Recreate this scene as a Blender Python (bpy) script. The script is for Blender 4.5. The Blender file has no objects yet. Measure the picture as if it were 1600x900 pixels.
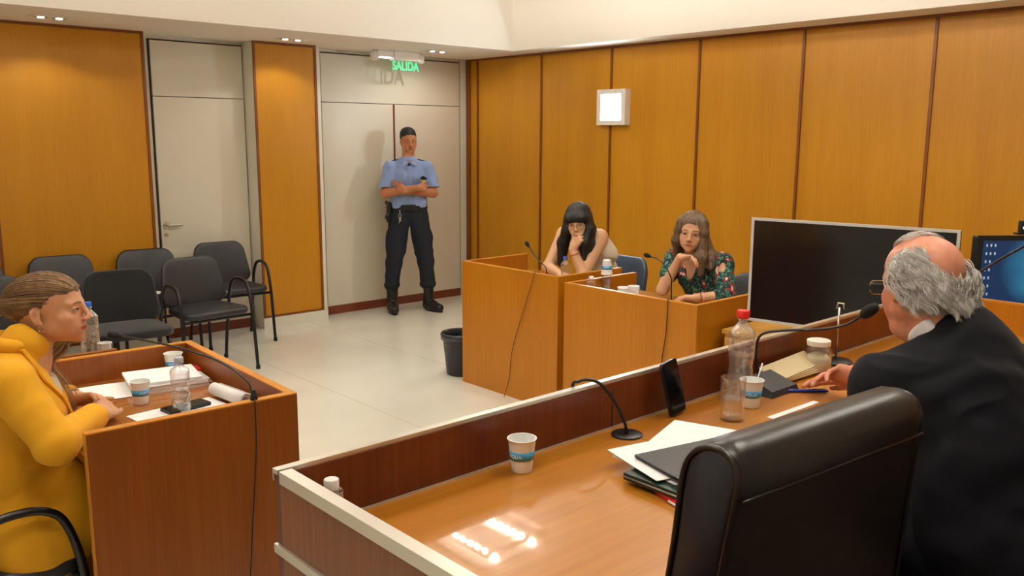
import bpy, bmesh, math, random
import numpy as np
from mathutils import Vector, Matrix, noise as mnoise
random.seed(7)
rng = np.random.default_rng(7)
scene = bpy.context.scene
col = scene.collection
PI = math.pi
R = math.radians

# ------------------------------------------------------------------ camera
CAM_H = 1.70
F_PX, YAW, PITCH, ROLL = 1358.74, 0.83312, 0.171425, 0.004556
cam_data = bpy.data.cameras.new('camera')
cam_data.sensor_width = 36.0
cam_data.lens = F_PX / 1600.0 * 36.0
cam_data.clip_start = 0.02
cam = bpy.data.objects.new('camera', cam_data)
col.objects.link(cam)
_F = Vector((math.cos(PITCH) * math.cos(YAW), math.cos(PITCH) * math.sin(YAW), -math.sin(PITCH)))
_R = Vector((math.sin(YAW), -math.cos(YAW), 0))
_U = _R.cross(_F)
_R2 = _R * math.cos(ROLL) + _U * math.sin(ROLL)
_U2 = -_R * math.sin(ROLL) + _U * math.cos(ROLL)
cam.matrix_world = Matrix(((_R2.x, _U2.x, -_F.x, 0), (_R2.y, _U2.y, -_F.y, 0), (_R2.z, _U2.z, -_F.z, CAM_H), (0, 0, 0, 1)))
scene.camera = cam

# ------------------------------------------------------------------ colour management and world
scene.view_settings.view_transform = 'Standard'
scene.view_settings.look = 'None'
scene.view_settings.gamma = 1.0
scene.view_settings.exposure = 0.60
scene.view_settings.use_curve_mapping = False
world = bpy.data.worlds.new('world')
scene.world = world
world.use_nodes = True
world.node_tree.nodes['Background'].inputs[0].default_value = (0.9, 0.85, 0.8, 1)
world.node_tree.nodes['Background'].inputs[1].default_value = 0.05
scene.cycles.max_bounces = 12
scene.cycles.transparent_max_bounces = 24
scene.cycles.diffuse_bounces = 5
scene.cycles.sample_clamp_indirect = 6
scene.cycles.caustics_reflective = False
scene.cycles.caustics_refractive = False

# ------------------------------------------------------------------ lights the room has
TUBE_STRENGTH = 140.0       # emission of each of the tubes in the louvred ceiling luminaires
SPOT_POWER = 10.0          # recessed downlights in the soffit
WALL_LAMP_STRENGTH = 80.0
LIGHT_COL = (1.0, 0.94, 0.84)
LUM_Z = 3.10
LUMINAIRES = [(x, y) for y in (4.55, 2.70, 0.85) for x in (3.93, 2.14, 0.35)]


# ------------------------------------------------------------------ helpers
def S(c):
    """sRGB 0-255 to linear rgba"""
    out = []
    for v in c[:3]:
        v = v / 255.0
        out.append(v / 12.92 if v <= 0.04045 else ((v + 0.055) / 1.055) ** 2.4)
    return (out[0], out[1], out[2], 1.0)

MATS = {}
def mat(name, color, rough=0.5, metal=0.0, coat=0.0, coat_rough=0.05, trans=0.0, ior=1.45, emis=None, estr=0.0, sheen=0.0, spec=0.5, sss=0.0, alpha=1.0, bump=None):
    if name in MATS:
        return MATS[name]
    m = bpy.data.materials.new(name)
    m.use_nodes = True
    b = m.node_tree.nodes['Principled BSDF']
    b.inputs['Base Color'].default_value = color
    b.inputs['Roughness'].default_value = rough
    b.inputs['Metallic'].default_value = metal
    b.inputs['Coat Weight'].default_value = coat
    b.inputs['Coat Roughness'].default_value = coat_rough
    b.inputs['Transmission Weight'].default_value = trans
    b.inputs['IOR'].default_value = ior
    b.inputs['Specular IOR Level'].default_value = spec
    b.inputs['Sheen Weight'].default_value = sheen
    b.inputs['Subsurface Weight'].default_value = sss
    b.inputs['Subsurface Radius'].default_value = (0.012, 0.004, 0.002)
    b.inputs['Subsurface Scale'].default_value = 1.0
    b.inputs['Alpha'].default_value = alpha
    if emis:
        b.inputs['Emission Color'].default_value = emis
        b.inputs['Emission Strength'].default_value = estr
    if bump:
        sc_, st_, di_ = bump
        add_bump(m, sc_, st_, di_)
    MATS[name] = m
    return m

def clear_mat(name, tint=(1, 1, 1, 1), gloss=0.06, edge=0.55, haze=0.0, rough=0.03, wrinkle=0.0):
    """thin clear plastic or glass: transparent, with a reflection that grows towards the rim and an optional white haze that imitates highlights and refracted light"""
    m = bpy.data.materials.new(name); m.use_nodes = True
    nt = m.node_tree; nt.nodes.clear()
    out = nt.nodes.new('ShaderNodeOutputMaterial')
    tr = nt.nodes.new('ShaderNodeBsdfTransparent'); tr.inputs[0].default_value = tint
    gl = nt.nodes.new('ShaderNodeBsdfGlossy'); gl.inputs['Roughness'].default_value = rough; gl.inputs[0].default_value = (1, 1, 1, 1)
    df = nt.nodes.new('ShaderNodeBsdfDiffuse'); df.inputs[0].default_value = (0.85, 0.86, 0.86, 1)
    lw = nt.nodes.new('ShaderNodeLayerWeight'); lw.inputs['Blend'].default_value = 0.25
    mr = nt.nodes.new('ShaderNodeMapRange'); mr.inputs['To Min'].default_value = gloss; mr.inputs['To Max'].default_value = edge
    if wrinkle:
        tc = nt.nodes.new('ShaderNodeTexCoord'); nz = nt.nodes.new('ShaderNodeTexNoise'); nz.inputs['Scale'].default_value = 38; nz.inputs['Detail'].default_value = 2
        bp = nt.nodes.new('ShaderNodeBump'); bp.inputs['Strength'].default_value = wrinkle; bp.inputs['Distance'].default_value = 0.006
        nt.links.new(tc.outputs['Object'], nz.inputs['Vector']); nt.links.new(nz.outputs['Fac'], bp.inputs['Height'])
        nt.links.new(bp.outputs['Normal'], gl.inputs['Normal']); nt.links.new(bp.outputs['Normal'], lw.inputs['Normal'])
    nt.links.new(lw.outputs['Facing'], mr.inputs['Value'])
    m1 = nt.nodes.new('ShaderNodeMixShader'); m2 = nt.nodes.new('ShaderNodeMixShader'); m1.inputs[0].default_value = haze
    nt.links.new(tr.outputs[0], m1.inputs[1]); nt.links.new(df.outputs[0], m1.inputs[2])
    nt.links.new(mr.outputs[0], m2.inputs[0]); nt.links.new(m1.outputs[0], m2.inputs[1]); nt.links.new(gl.outputs[0], m2.inputs[2])
    nt.links.new(m2.outputs[0], out.inputs[0])
    MATS[name] = m
    return m

def add_bump(m, scale, strength, dist, stretch=(1, 1, 1), detail=3):
    nt = m.node_tree
    b = nt.nodes['Principled BSDF']
    tc = nt.nodes.new('ShaderNodeTexCoord')
    mp = nt.nodes.new('ShaderNodeMapping')
    mp.inputs['Scale'].default_value = stretch
    n = nt.nodes.new('ShaderNodeTexNoise')
    n.inputs['Scale'].default_value = scale
    n.inputs['Detail'].default_value = detail
    bp = nt.nodes.new('ShaderNodeBump')
    bp.inputs['Strength'].default_value = strength
    bp.inputs['Distance'].default_value = dist
    nt.links.new(tc.outputs['Object'], mp.inputs['Vector'])
    nt.links.new(mp.outputs['Vector'], n.inputs['Vector'])
    nt.links.new(n.outputs['Fac'], bp.inputs['Height'])
    nt.links.new(bp.outputs['Normal'], b.inputs['Normal'])
    return n, mp

def wood(name, c1, c2, rough=0.35, coat=0.0, grain=(60, 60, 1.5), fig=(6, 6, 0.6), c3=None, bump=0.05, coat_rough=0.05, metallic=0.0):
    """veneer: fine grain streaks and a broad slow figure, coloured between c1 and c2; grain axis = smallest scale"""
    m = mat(name, c1, rough=rough, coat=coat, coat_rough=coat_rough)
    nt = m.node_tree
    b = nt.nodes['Principled BSDF']
    tc = nt.nodes.new('ShaderNodeTexCoord')
    mp1 = nt.nodes.new('ShaderNodeMapping'); mp1.inputs['Scale'].default_value = grain
    mp2 = nt.nodes.new('ShaderNodeMapping'); mp2.inputs['Scale'].default_value = fig
    n1 = nt.nodes.new('ShaderNodeTexNoise'); n1.inputs['Scale'].default_value = 1.0; n1.inputs['Detail'].default_value = 4
    n2 = nt.nodes.new('ShaderNodeTexNoise'); n2.inputs['Scale'].default_value = 1.0; n2.inputs['Detail'].default_value = 3; n2.inputs['Distortion'].default_value = 0.6
    nt.links.new(tc.outputs['Object'], mp1.inputs['Vector']); nt.links.new(tc.outputs['Object'], mp2.inputs['Vector'])
    nt.links.new(mp1.outputs['Vector'], n1.inputs['Vector']); nt.links.new(mp2.outputs['Vector'], n2.inputs['Vector'])
    mx = nt.nodes.new('ShaderNodeMath'); mx.operation = 'MULTIPLY_ADD'; mx.inputs[1].default_value = 0.55
    nt.links.new(n1.outputs['Fac'], mx.inputs[0])
    m2 = nt.nodes.new('ShaderNodeMath'); m2.operation = 'MULTIPLY'; m2.inputs[1].default_value = 0.45
    nt.links.new(n2.outputs['Fac'], m2.inputs[0]); nt.links.new(m2.outputs[0], mx.inputs[2])
    cr = nt.nodes.new('ShaderNodeValToRGB')
    cr.color_ramp.elements[0].position = 0.36; cr.color_ramp.elements[0].color = c1
    cr.color_ramp.elements[1].position = 0.64; cr.color_ramp.elements[1].color = c2
    if c3:
        e = cr.color_ramp.elements.new(0.5); e.color = c3
    nt.links.new(mx.outputs[0], cr.inputs[0]); nt.links.new(cr.outputs[0], b.inputs['Base Color'])
    if bump:
        bp = nt.nodes.new('ShaderNodeBump'); bp.inputs['Strength'].default_value = bump; bp.inputs['Distance'].default_value = 0.001
        nt.links.new(n1.outputs['Fac'], bp.inputs['Height']); nt.links.new(bp.outputs['Normal'], b.inputs['Normal'])
    return m

def props(o, label=None, cat=None, group=None, kind=None):
    if label: o['label'] = label
    if cat: o['category'] = cat
    if group: o['group'] = group
    if kind: o['kind'] = kind
    return o

def thing(name, label, cat, loc=(0, 0, 0), rz=0.0, group=None):
    o = bpy.data.objects.new(name, None)
    o.empty_display_size = 0.05
    col.objects.link(o)
    o.location = loc
    o.rotation_euler = (0, 0, rz)
    return props(o, label, cat, group)

def link_mesh(name, me, m, parent=None, loc=None, smooth=False):
    o = bpy.data.objects.new(name, me)
    col.objects.link(o)
    if m is not None:
        for mm in (m if isinstance(m, (list, tuple)) else [m]):
            me.materials.append(mm)
    if parent is not None:
        o.parent = parent
    if loc is not None:
        o.location = loc
    if smooth:
        me.polygons.foreach_set('use_smooth', [True] * len(me.polygons))
    return o

class MB:
    """collects shapes into one mesh"""
    def __init__(self):
        self.bm = bmesh.new()
    def box(self, x0, x1, y0, y1, z0, z1, bev=0.0, seg=2, M=None, mi=0):
        r = bmesh.ops.create_cube(self.bm, size=1.0)
        vs = r['verts']
        for v in vs:
            v.co = Vector(((x0 + x1) / 2 + v.co.x * (x1 - x0), (y0 + y1) / 2 + v.co.y * (y1 - y0), (z0 + z1) / 2 + v.co.z * (z1 - z0)))
        fs = list({f for v in vs for f in v.link_faces})
        if bev > 0:
            es = list({e for v in vs for e in v.link_edges})
            rr = bmesh.ops.bevel(self.bm, geom=es, offset=bev, segments=seg, profile=0.7, affect='EDGES')
            vs = rr['verts']; fs = rr['faces']
            vs = list({v for v in vs} | {v for f in fs for v in f.verts})
        if M is not None:
            for v in set(vs):
                v.co = M @ v.co
        if mi:
            for f in {f for v in vs for f in v.link_faces}:
                f.material_index = mi
        return self
    def poly(self, pts, faces, mi=0):
        vs = [self.bm.verts.new(Vector(p)) for p in pts]
        for f in faces:
            try:
                ff = self.bm.faces.new([vs[i] for i in f]); ff.material_index = mi
            except ValueError:
                pass
        return self
    def prism(self, outline, d0, d1, axis='y', M=None, mi=0):
        """closed outline of (a, b) extruded from d0 to d1 along axis; a,b are the other two axes in order"""
        def P(a, b, d):
            if axis == 'y': q = Vector((a, d, b))
            elif axis == 'x': q = Vector((d, a, b))
            else: q = Vector((a, b, d))
            return M @ q if M is not None else q
        n = len(outline)
        v0 = [self.bm.verts.new(P(a, b, d0)) for a, b in outline]
        v1 = [self.bm.verts.new(P(a, b, d1)) for a, b in outline]
        fs = []
        for i in range(n):
            j = (i + 1) % n
            fs.append(self.bm.faces.new((v0[i], v0[j], v1[j], v1[i])))
        fs.append(self.bm.faces.new(v0[::-1])); fs.append(self.bm.faces.new(v1))
        for f in fs: f.material_index = mi
        return self
    def lathe(self, prof, c=(0, 0, 0), n=32, M=None, closed=False, mi=0, sx=1.0, sy=1.0, wob=None):
        """profile of (r, z)"""
        rings = []
        for (r, z) in prof:
            ring = []
            for k in range(n):
                a = 2 * PI * k / n
                rr = r * (wob(a, z) if wob else 1.0)
                q = Vector((c[0] + rr * math.cos(a) * sx, c[1] + rr * math.sin(a) * sy, c[2] + z))
                ring.append(self.bm.verts.new(M @ q if M is not None else q))
            rings.append(ring)
        for a_, b_ in zip(rings[:-1], rings[1:]):
            for k in range(n):
                j = (k + 1) % n
                f = self.bm.faces.new((a_[k], a_[j], b_[j], b_[k])); f.material_index = mi
        if closed:
            for k in range(n):
                j = (k + 1) % n
                f = self.bm.faces.new((rings[-1][k], rings[-1][j], rings[0][j], rings[0][k])); f.material_index = mi
        else:
            f = self.bm.faces.new(rings[0][::-1]); f.material_index = mi
            f = self.bm.faces.new(rings[-1]); f.material_index = mi
        return self
    def tube(self, pts, r, n=10, cap=True, flat=1.0, up=None, mi=0):
        """round tube along points; r a number or a list; flat<1 squashes along the 'up' side"""
        pts = [Vector(p) for p in pts]
        m = len(pts)
        rs = r if isinstance(r, (list, tuple, np.ndarray)) else [r] * m
        T = []
        for i in range(m):
            t = pts[min(i + 1, m - 1)] - pts[max(i - 1, 0)]
            T.append(t.normalized() if t.length > 1e-9 else Vector((0, 0, 1)))
        N = Vector(up) if up is not None else (Vector((0, 0, 1)) if abs(T[0].z) < 0.9 else Vector((1, 0, 0)))
        N = (N - T[0] * N.dot(T[0])).normalized()
        rings = []
        for i in range(m):
            N = (N - T[i] * N.dot(T[i]))
            N = N.normalized() if N.length > 1e-6 else Vector((1, 0, 0))
            B = T[i].cross(N)
            ring = [self.bm.verts.new(pts[i] + (N * math.cos(2 * PI * k / n) * flat + B * math.sin(2 * PI * k / n)) * rs[i]) for k in range(n)]
            rings.append(ring)
        for a_, b_ in zip(rings[:-1], rings[1:]):
            for k in range(n):
                j = (k + 1) % n
                f = self.bm.faces.new((a_[k], a_[j], b_[j], b_[k])); f.material_index = mi
        if cap:
            f = self.bm.faces.new(rings[0][::-1]); f.material_index = mi
            f = self.bm.faces.new(rings[-1]); f.material_index = mi
        return self
    def build(self, name, m, parent=None, smooth=False, loc=None, auto=None):
        bm = self.bm
        bmesh.ops.recalc_face_normals(bm, faces=bm.faces[:])
        me = bpy.data.meshes.new(name)
        if auto is not None:
            for e in bm.edges:
                if len(e.link_faces) == 2 and e.calc_face_angle(0) > R(auto):
                    e.smooth = False
            smooth = True
        bm.to_mesh(me)
        bm.free()
        return link_mesh(name, me, m, parent, loc, smooth)

def bez(pts, n=8):
    """Catmull-Rom through points"""
    P = [Vector(p) for p in pts]
    P = [P[0] * 2 - P[1]] + P + [P[-1] * 2 - P[-2]]
    out = []
    for i in range(1, len(P) - 2):
        for k in range(n):
            t = k / n
            a, b, c, d = P[i - 1], P[i], P[i + 1], P[i + 2]
            out.append(0.5 * ((2 * b) + (c - a) * t + (2 * a - 5 * b + 4 * c - d) * t * t + (-a + 3 * b - 3 * c + d) * t ** 3))
    out.append(P[-2].copy())
    return out

def rrect(w, h, r, n=6, cx=0, cy=0):
    pts = []
    for (sx, sy, a0) in ((1, 1, 0), (-1, 1, 90), (-1, -1, 180), (1, -1, 270)):
        for k in range(n + 1):
            a = R(a0 + 90 * k / n)
            pts.append((cx + sx * (w / 2 - r) + r * math.cos(a), cy + sy * (h / 2 - r) + r * math.sin(a)))
    return pts

def text_mesh(name, body, size, m, parent, M, extrude=0.0005, align='CENTER', spacing=1.0, shear=0.0, offset=0.0):
    cu = bpy.data.curves.new(name, 'FONT')
    cu.offset = offset
    cu.body = body
    cu.size = size
    cu.extrude = extrude
    cu.align_x = align
    cu.align_y = 'CENTER'
    cu.space_character = spacing
    cu.shear = shear
    ob = bpy.data.objects.new(name + '_tmp', cu)
    col.objects.link(ob)
    dg = bpy.context.evaluated_depsgraph_get()
    me = bpy.data.meshes.new_from_object(ob.evaluated_get(dg))
    bpy.data.objects.remove(ob)
    me.transform(M)
    me.name = name
    return link_mesh(name, me, m, parent)

def copy_thing(o, loc=None, rz=None, label=None):
    def rec(src, par):
        c = src.copy(); col.objects.link(c)
        if par is not None:
            c.parent = par
        for ch in [k for k in src.children]:
            rec(ch, c)
        return c
    c = rec(o, None)
    if loc is not None: c.location = loc
    if rz is not None: c.rotation_euler = (0, 0, rz)
    if label: c['label'] = label
    return c

# ------------------------------------------------------------------ materials
M_wall_wood = wood('wall_veneer', S((196, 136, 20)), S((182, 121, 12)), rough=0.42, grain=(220, 220, 4), fig=(5, 5, 0.5))
M_dark_trim = wood('dark_trim', S((132, 76, 22)), S((110, 58, 16)), rough=0.4, grain=(200, 200, 6), fig=(6, 6, 1))
M_desk_mid = wood('desk_veneer_mid', S((188, 122, 20)), S((174, 106, 12)), rough=0.35, grain=(110, 110, 2.5), fig=(5, 5, 0.6))
M_desk_left = wood('desk_veneer_left', S((140, 78, 22)), S((124, 64, 15)), rough=0.35, grain=(110, 110, 2.5), fig=(5, 5, 0.6))
M_desk_edge = wood('desk_edge', S((205, 140, 50)), S((190, 120, 40)), rough=0.35, grain=(60, 60, 60))
M_bench = wood('bench_veneer', S((112, 52, 20)), S((86, 34, 12)), rough=0.3, grain=(90, 90, 2.2), fig=(7, 7, 0.5))
M_top = wood('glossy_top', S((184, 120, 34)), S((170, 104, 24)), rough=0.32, coat=0.8, coat_rough=0.03, grain=(3, 70, 70), fig=(0.8, 6, 6), bump=0.0)
M_top_mid = wood('mid_top', S((170, 108, 40)), S((150, 88, 28)), rough=0.25, coat=0.6, grain=(70, 3, 70), fig=(6, 0.8, 6), bump=0.0)
M_floor = mat('floor_tile', S((214, 208, 190)), rough=0.14, spec=0.4)
M_white = mat('white_plaster', S((236, 231, 220)), rough=0.8)
M_soffit = mat('soffit_plaster', S((234, 227, 215)), rough=0.85)
M_door = mat('door_lacquer', S((214, 206, 188)), rough=0.35)
M_frame = mat('door_frame', S((222, 216, 200)), rough=0.4)
M_gap = mat('shadow_gap', S((60, 42, 30)), rough=0.8)
M_black = mat('black_plastic', S((22, 22, 24)), rough=0.4)
M_chrome = mat('brushed_metal', S((196, 190, 180)), rough=0.28, metal=1.0)
M_alu = mat('aluminium_strip', S((214, 208, 196)), rough=0.3, metal=0.75)
M_base_brown = wood('brown_base', S((124, 62, 40)), S((104, 48, 30)), rough=0.4, grain=(4, 90, 90))

def floor_nodes():
    nt = M_floor.node_tree
    b = nt.nodes['Principled BSDF']
    tc = nt.nodes.new('ShaderNodeTexCoord')
    n = nt.nodes.new('ShaderNodeTexNoise'); n.inputs['Scale'].default_value = 0.9; n.inputs['Detail'].default_value = 6
    cr = nt.nodes.new('ShaderNodeValToRGB')
    cr.color_ramp.elements[0].position = 0.35; cr.color_ramp.elements[0].color = S((216, 214, 200))
    cr.color_ramp.elements[1].position = 0.65; cr.color_ramp.elements[1].color = S((230, 228, 215))
    # tile joints, 1.0 m grid
    sep = nt.nodes.new('ShaderNodeSeparateXYZ')
    nt.links.new(tc.outputs['Object'], sep.inputs[0])
    masks = []
    for ax, off in (('X', 0.075), ('Y', 0.62)):
        a = nt.nodes.new('ShaderNodeMath'); a.operation = 'ADD'; a.inputs[1].default_value = off + 10
        f = nt.nodes.new('ShaderNodeMath'); f.operation = 'FRACT'
        c = nt.nodes.new('ShaderNodeMath'); c.operation = 'LESS_THAN'; c.inputs[1].default_value = 0.005
        nt.links.new(sep.outputs[ax], a.inputs[0]); nt.links.new(a.outputs[0], f.inputs[0]); nt.links.new(f.outputs[0], c.inputs[0])
        masks.append(c)
    mx = nt.nodes.new('ShaderNodeMath'); mx.operation = 'MAXIMUM'
    nt.links.new(masks[0].outputs[0], mx.inputs[0]); mx.inputs[1].default_value = 0.0
    mm = nt.nodes.new('ShaderNodeMix'); mm.data_type = 'RGBA'
    mm.inputs['B'].default_value = S((170, 162, 145))
    sc_ = nt.nodes.new('ShaderNodeMath'); sc_.operation = 'MULTIPLY'; sc_.inputs[1].default_value = 0.75
    nt.links.new(mx.outputs[0], sc_.inputs[0]); nt.links.new(sc_.outputs[0], mm.inputs['Factor'])
    nt.links.new(tc.outputs['Object'], n.inputs['Vector'])
    nt.links.new(n.outputs['Fac'], cr.inputs[0]); nt.links.new(cr.outputs[0], mm.inputs['A'])
    nt.links.new(mm.outputs['Result'], b.inputs['Base Color'])
floor_nodes()

# ------------------------------------------------------------------ the room shell
XB, YA, YP = 5.98, 7.33, 7.12      # wall behind the witnesses, door wall, face of its wood panelling
XL, YN, ZS, ZC = -2.6, -1.9, 2.50, 3.14
SX, SY = 5.67, 6.24                # soffit edges

def struct(name, mb, m, parent=None, **k):
    o = mb.build(name, m, parent, **k)
    if parent is None:
        o['kind'] = 'structure'
    return o

struct('floor', MB().box(XL, XB + 0.1, YN, YA + 0.1, -0.1, 0), M_floor)
struct('ceiling', MB().box(XL, XB + 0.1, YN, YA + 0.1, ZC, ZC + 0.1), M_white)
so = MB()
so.box(XL, XB, SY, YA, ZS, ZC); so.box(SX, XB, YN, SY, ZS, ZC)
struct('ceiling_soffit', so, M_soffit)
struct('wall_left', MB().box(XL - 0.1, XL, YN, YA, 0, ZC), M_white)
struct('wall_near', MB().box(XL, XB, YN - 0.1, YN, 0, ZC), M_white)
struct('wall_far', MB().box(XL - 0.1, XB + 0.1, YA, YA + 0.1, 0, ZC), M_frame)
struct('wall_right', MB().box(XB, XB + 0.1, YN, YA, 0, ZC), M_wall_wood)

# wood panelling on the door wall
def panel_box(name, x0, x1, z0=0.098):
    w = struct(name, MB().box(x0, x1, YP + 0.001, YA, 0, ZS), M_frame)
    MB().box(x0, x1 - 0.001, YP - 0.006, YP + 0.001, z0, ZS - 0.001).build('veneer_panel', M_wall_wood, w)
    t = MB()
    t.box(x1 - 0.022, x1, YP - 0.014, YP, z0, ZS - 0.001)
    t.box(x0, x0 + 0.02, YP - 0.014, YP, z0, ZS - 0.001)
    t.box(x0, x1, YP - 0.013, YP, ZS - 0.022, ZS - 0.001)
    t.box(x0, x1, YP - 0.013, YP, z0, z0 + 0.018)
    t.build('panel_trim', M_dark_trim, w)
    return w
wl = panel_box('wall_far_left_panel', XL, 2.574)
MB().box(1.452, 1.475, YP - 0.014, YP, 0.1, ZS).build('panel_trim', M_dark_trim, wl)
MB().box(0.33, 0.353, YP - 0.014, YP, 0.1, ZS).build('panel_trim', M_dark_trim, wl)
struct('baseboard_far_left', MB().box(XL, 2.60, YP - 0.012, YP, 0, 0.099), M_frame)
wp = panel_box('wall_far_middle_panel', 3.478, 4.082)
struct('wall_far_middle_post', MB().box(4.083, 4.118, YP - 0.008, YA, 0, ZS), M_frame)
struct('baseboard_far_middle', MB().box(3.472, 4.122, YP - 0.014, YP, 0, 0.097), M_frame)
struct('wall_far_corner_post', MB().box(5.89, XB, YA - 0.02, YA, 0, ZS), M_frame)

# doors on the far wall
def door(name, x0, x1, splits, ztop=2.46, ztr=2.015):
    d = struct(name, MB().box(x0 - 0.012, x1 + 0.012, YA - 0.012, YA, 0, ztop + 0.012), M_gap)
    MB().box(x0, x1, YA - 0.03, YA - 0.012, ztr + 0.006, ztop, 0.002).build('transom_panel', M_door, d)
    xs = [x0] + splits + [x1]
    for i in range(len(xs) - 1):
        a = xs[i] + (0.011 if i > 0 else 0); b = xs[i + 1] - (0.011 if i < len(xs) - 2 else 0)
        MB().box(a, b, YA - 0.03, YA - 0.012, 0.006, ztr, 0.002).build('door_leaf', M_door, d)
    MB().box(x0, x1, YA - 0.036, YA - 0.03, 0.0, 0.082, 0.001).build('kick_board', M_base_brown, d)
    return d
d1 = door('door_1', 2.69, 3.468, [])
h = MB()
h.lathe([(0.026, 0), (0.026, 0.008), (0.011, 0.010), (0.010, 0.045)], M=Matrix.Translation((2.735, YA - 0.03, 0.965)) @ Matrix.Rotation(PI / 2, 4, 'X'), n=20)
h.tube([(2.735, YA - 0.072, 0.965), (2.77, YA - 0.076, 0.966), (2.85, YA - 0.072, 0.963)], [0.010, 0.010, 0.008], n=10)
h.build('door_handle', M_chrome, d1, auto=40)
MB().lathe([(0.017, 0), (0.017, 0.006), (0.006, 0.008)], M=Matrix.Translation((2.73, YA - 0.03, 0.885)) @ Matrix.Rotation(PI / 2, 4, 'X'), n=18).build('keyhole', M_chrome, d1, auto=40)
d2 = door('door_2', 4.235, 5.872, [5.04])
MB().box(5.03, 5.05, YA - 0.034, YA - 0.012, 0.083, 2.013).build('meeting_strip', M_base_brown, d2)

# panelling seams on the right wall
seams = [7.12, 6.167, 5.275, 4.335, 3.42, 2.482, 1.54, 0.60, -0.34, -1.28]
t = MB()
for y in seams:
    t.box(XB - 0.013, XB, y - 0.010, y + 0.010, 0.0, ZS - 0.021)
t.box(XB - 0.013, XB, YN, YA, ZS - 0.02, ZS)
t.box(XB - 0.016, XB, YA - 0.09, YA - 0.03, 0, ZS - 0.02)
struct('trim_1', t, M_dark_trim)
struct('baseboard_right', MB().box(XB - 0.02, XB - 0.0135, YN, YA, 0, 0.09), M_base_brown)

# ------------------------------------------------------------------ ceiling luminaires, downlights, exit sign, wall lamp
M_tube = mat('tube_glow', (1, 1, 1, 1), emis=LIGHT_COL + (1,), estr=TUBE_STRENGTH)
M_louvre = mat('louvre_aluminium', S((225, 225, 222)), rough=0.25, metal=0.9)
M_lwhite = mat('lamp_housing', S((232, 228, 220)), rough=0.5)
lum = thing('ceiling_luminaire', 'x', 'ceiling light', (0, 0, LUM_Z))
f = MB()
for (a, b, c, d) in ((-0.31, -0.29, -0.31, 0.31), (0.29, 0.31, -0.31, 0.31), (-0.29, 0.29, -0.31, -0.29), (-0.29, 0.29, 0.29, 0.31)):
    f.box(a, b, c, d, -0.075, -0.045)
f.box(-0.31, 0.31, -0.31, 0.31, 0.03, 0.04)
f.build('frame', M_lwhite, lum)
g = MB()
g.box(-0.012, 0.012, -0.29, 0.29, -0.045, -0.02)
for k in range(7):
    y = -0.245 + k * 0.0817
    for (xa, xb) in ((-0.29, -0.012), (0.012, 0.29)):
        g.box(xa, xb, y - 0.008, y + 0.008, -0.045, -0.025)
g.build('louvre', M_louvre, lum)
for dx in (-0.18, 0.18):
    MB().lathe([(0.013, -0.28), (0.013, 0.28)], M=Matrix.Translation((dx, 0, 0.006)) @ Matrix.Rotation(PI / 2, 4, 'X'), n=10).build('tube', M_tube, lum, smooth=True)
LUM_LABELS = ['louvred ceiling luminaire above the witness desks, mirrored in the bench top', 'louvred ceiling luminaire above the open floor between the desks', 'louvred ceiling luminaire above the black visitor chairs side',
              'louvred ceiling luminaire above the television', 'louvred ceiling luminaire above the middle of the room', 'louvred ceiling luminaire above the woman in yellow',
              'louvred ceiling luminaire above the grey haired man', 'louvred ceiling luminaire above the empty leather chair', 'louvred ceiling luminaire nearest behind the bench end']
for i, (lx, ly) in enumerate(LUMINAIRES):
    o = lum if i == 0 else copy_thing(lum)
    o.location = (lx, ly, LUM_Z)
    o['label'] = LUM_LABELS[i]
    o['group'] = 'louvred ceiling luminaires'

M_glow = mat('downlight_glow', (1, 1, 1, 1), emis=(1.0, 0.9, 0.75, 1), estr=5.0)
DOWN = [(1.81, 6.71, 'leftmost recessed downlight in the soffit above the long wood panel'), (3.67, 6.78, 'middle recessed downlight in the soffit above the narrow wood panel'), (5.16, 6.74, 'recessed downlight in the soffit beside the exit sign')]
dl = thing('recessed_downlight', '-', 'downlight', (0, 0, ZS))
b = MB()
b.prism(rrect(0.26, 0.13, 0.02), -0.006, -0.001, 'z')
b.build('bezel', M_lwhite, dl, smooth=False)
b = MB()
for sx_ in (-1, 1):
    b.lathe([(0.046, -0.0075), (0.046, -0.0065), (0.044, -0.006)], c=(sx_ * 0.058, 0, 0), n=24)
b.build('reflector', M_louvre, dl)
for sx_ in (-1, 1):
    MB().lathe([(0.018, -0.013), (0.024, -0.0076)], c=(sx_ * 0.058, 0, 0), n=20).build('bulb', M_glow, dl)
for i, (x, y, lab) in enumerate(DOWN):
    o = dl if i == 0 else copy_thing(dl)
    o.location = (x, y, ZS); o['label'] = lab; o['group'] = 'recessed soffit downlights'
    l = bpy.data.lights.new('downlight', 'SPOT'); l.energy = SPOT_POWER * (0.6 if i < 2 else 0.85); l.spot_size = R(130 if i < 2 else 172); l.spot_blend = 0.35 if i < 2 else 0.6; l.shadow_soft_size = 0.04 if i < 2 else 0.012; l.color = LIGHT_COL
    lo = bpy.data.objects.new('downlight', l); lo.location = (x, y, ZS - 0.03); col.objects.link(lo)

# wall lamp
wlamp = thing('wall_lamp', 'glowing white square lamp with pale frame high on the wood wall', 'wall lamp', (XB - 0.001, 5.215, 1.967))
b = MB(); 
for (a, b2, c, d) in ((-0.165, -0.115, -0.155, 0.155), (0.115, 0.165, -0.155, 0.155), (-0.115, 0.115, -0.155, -0.112), (-0.115, 0.115, 0.112, 0.155)):
    b.box(-0.075, 0.0, a, b2, c, d, 0.004)
b.box(-0.03, 0, -0.115, 0.115, -0.112, 0.112)
b.build('housing', M_lwhite, wlamp)
M_lens = mat('lamp_lens', (1, 1, 1, 1), emis=(0.80, 0.92, 1.0, 1), estr=WALL_LAMP_STRENGTH)
MB().box(-0.07, -0.031, -0.114, 0.114, -0.111, 0.111, 0.004).build('lit_lens', M_lens, wlamp)

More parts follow.
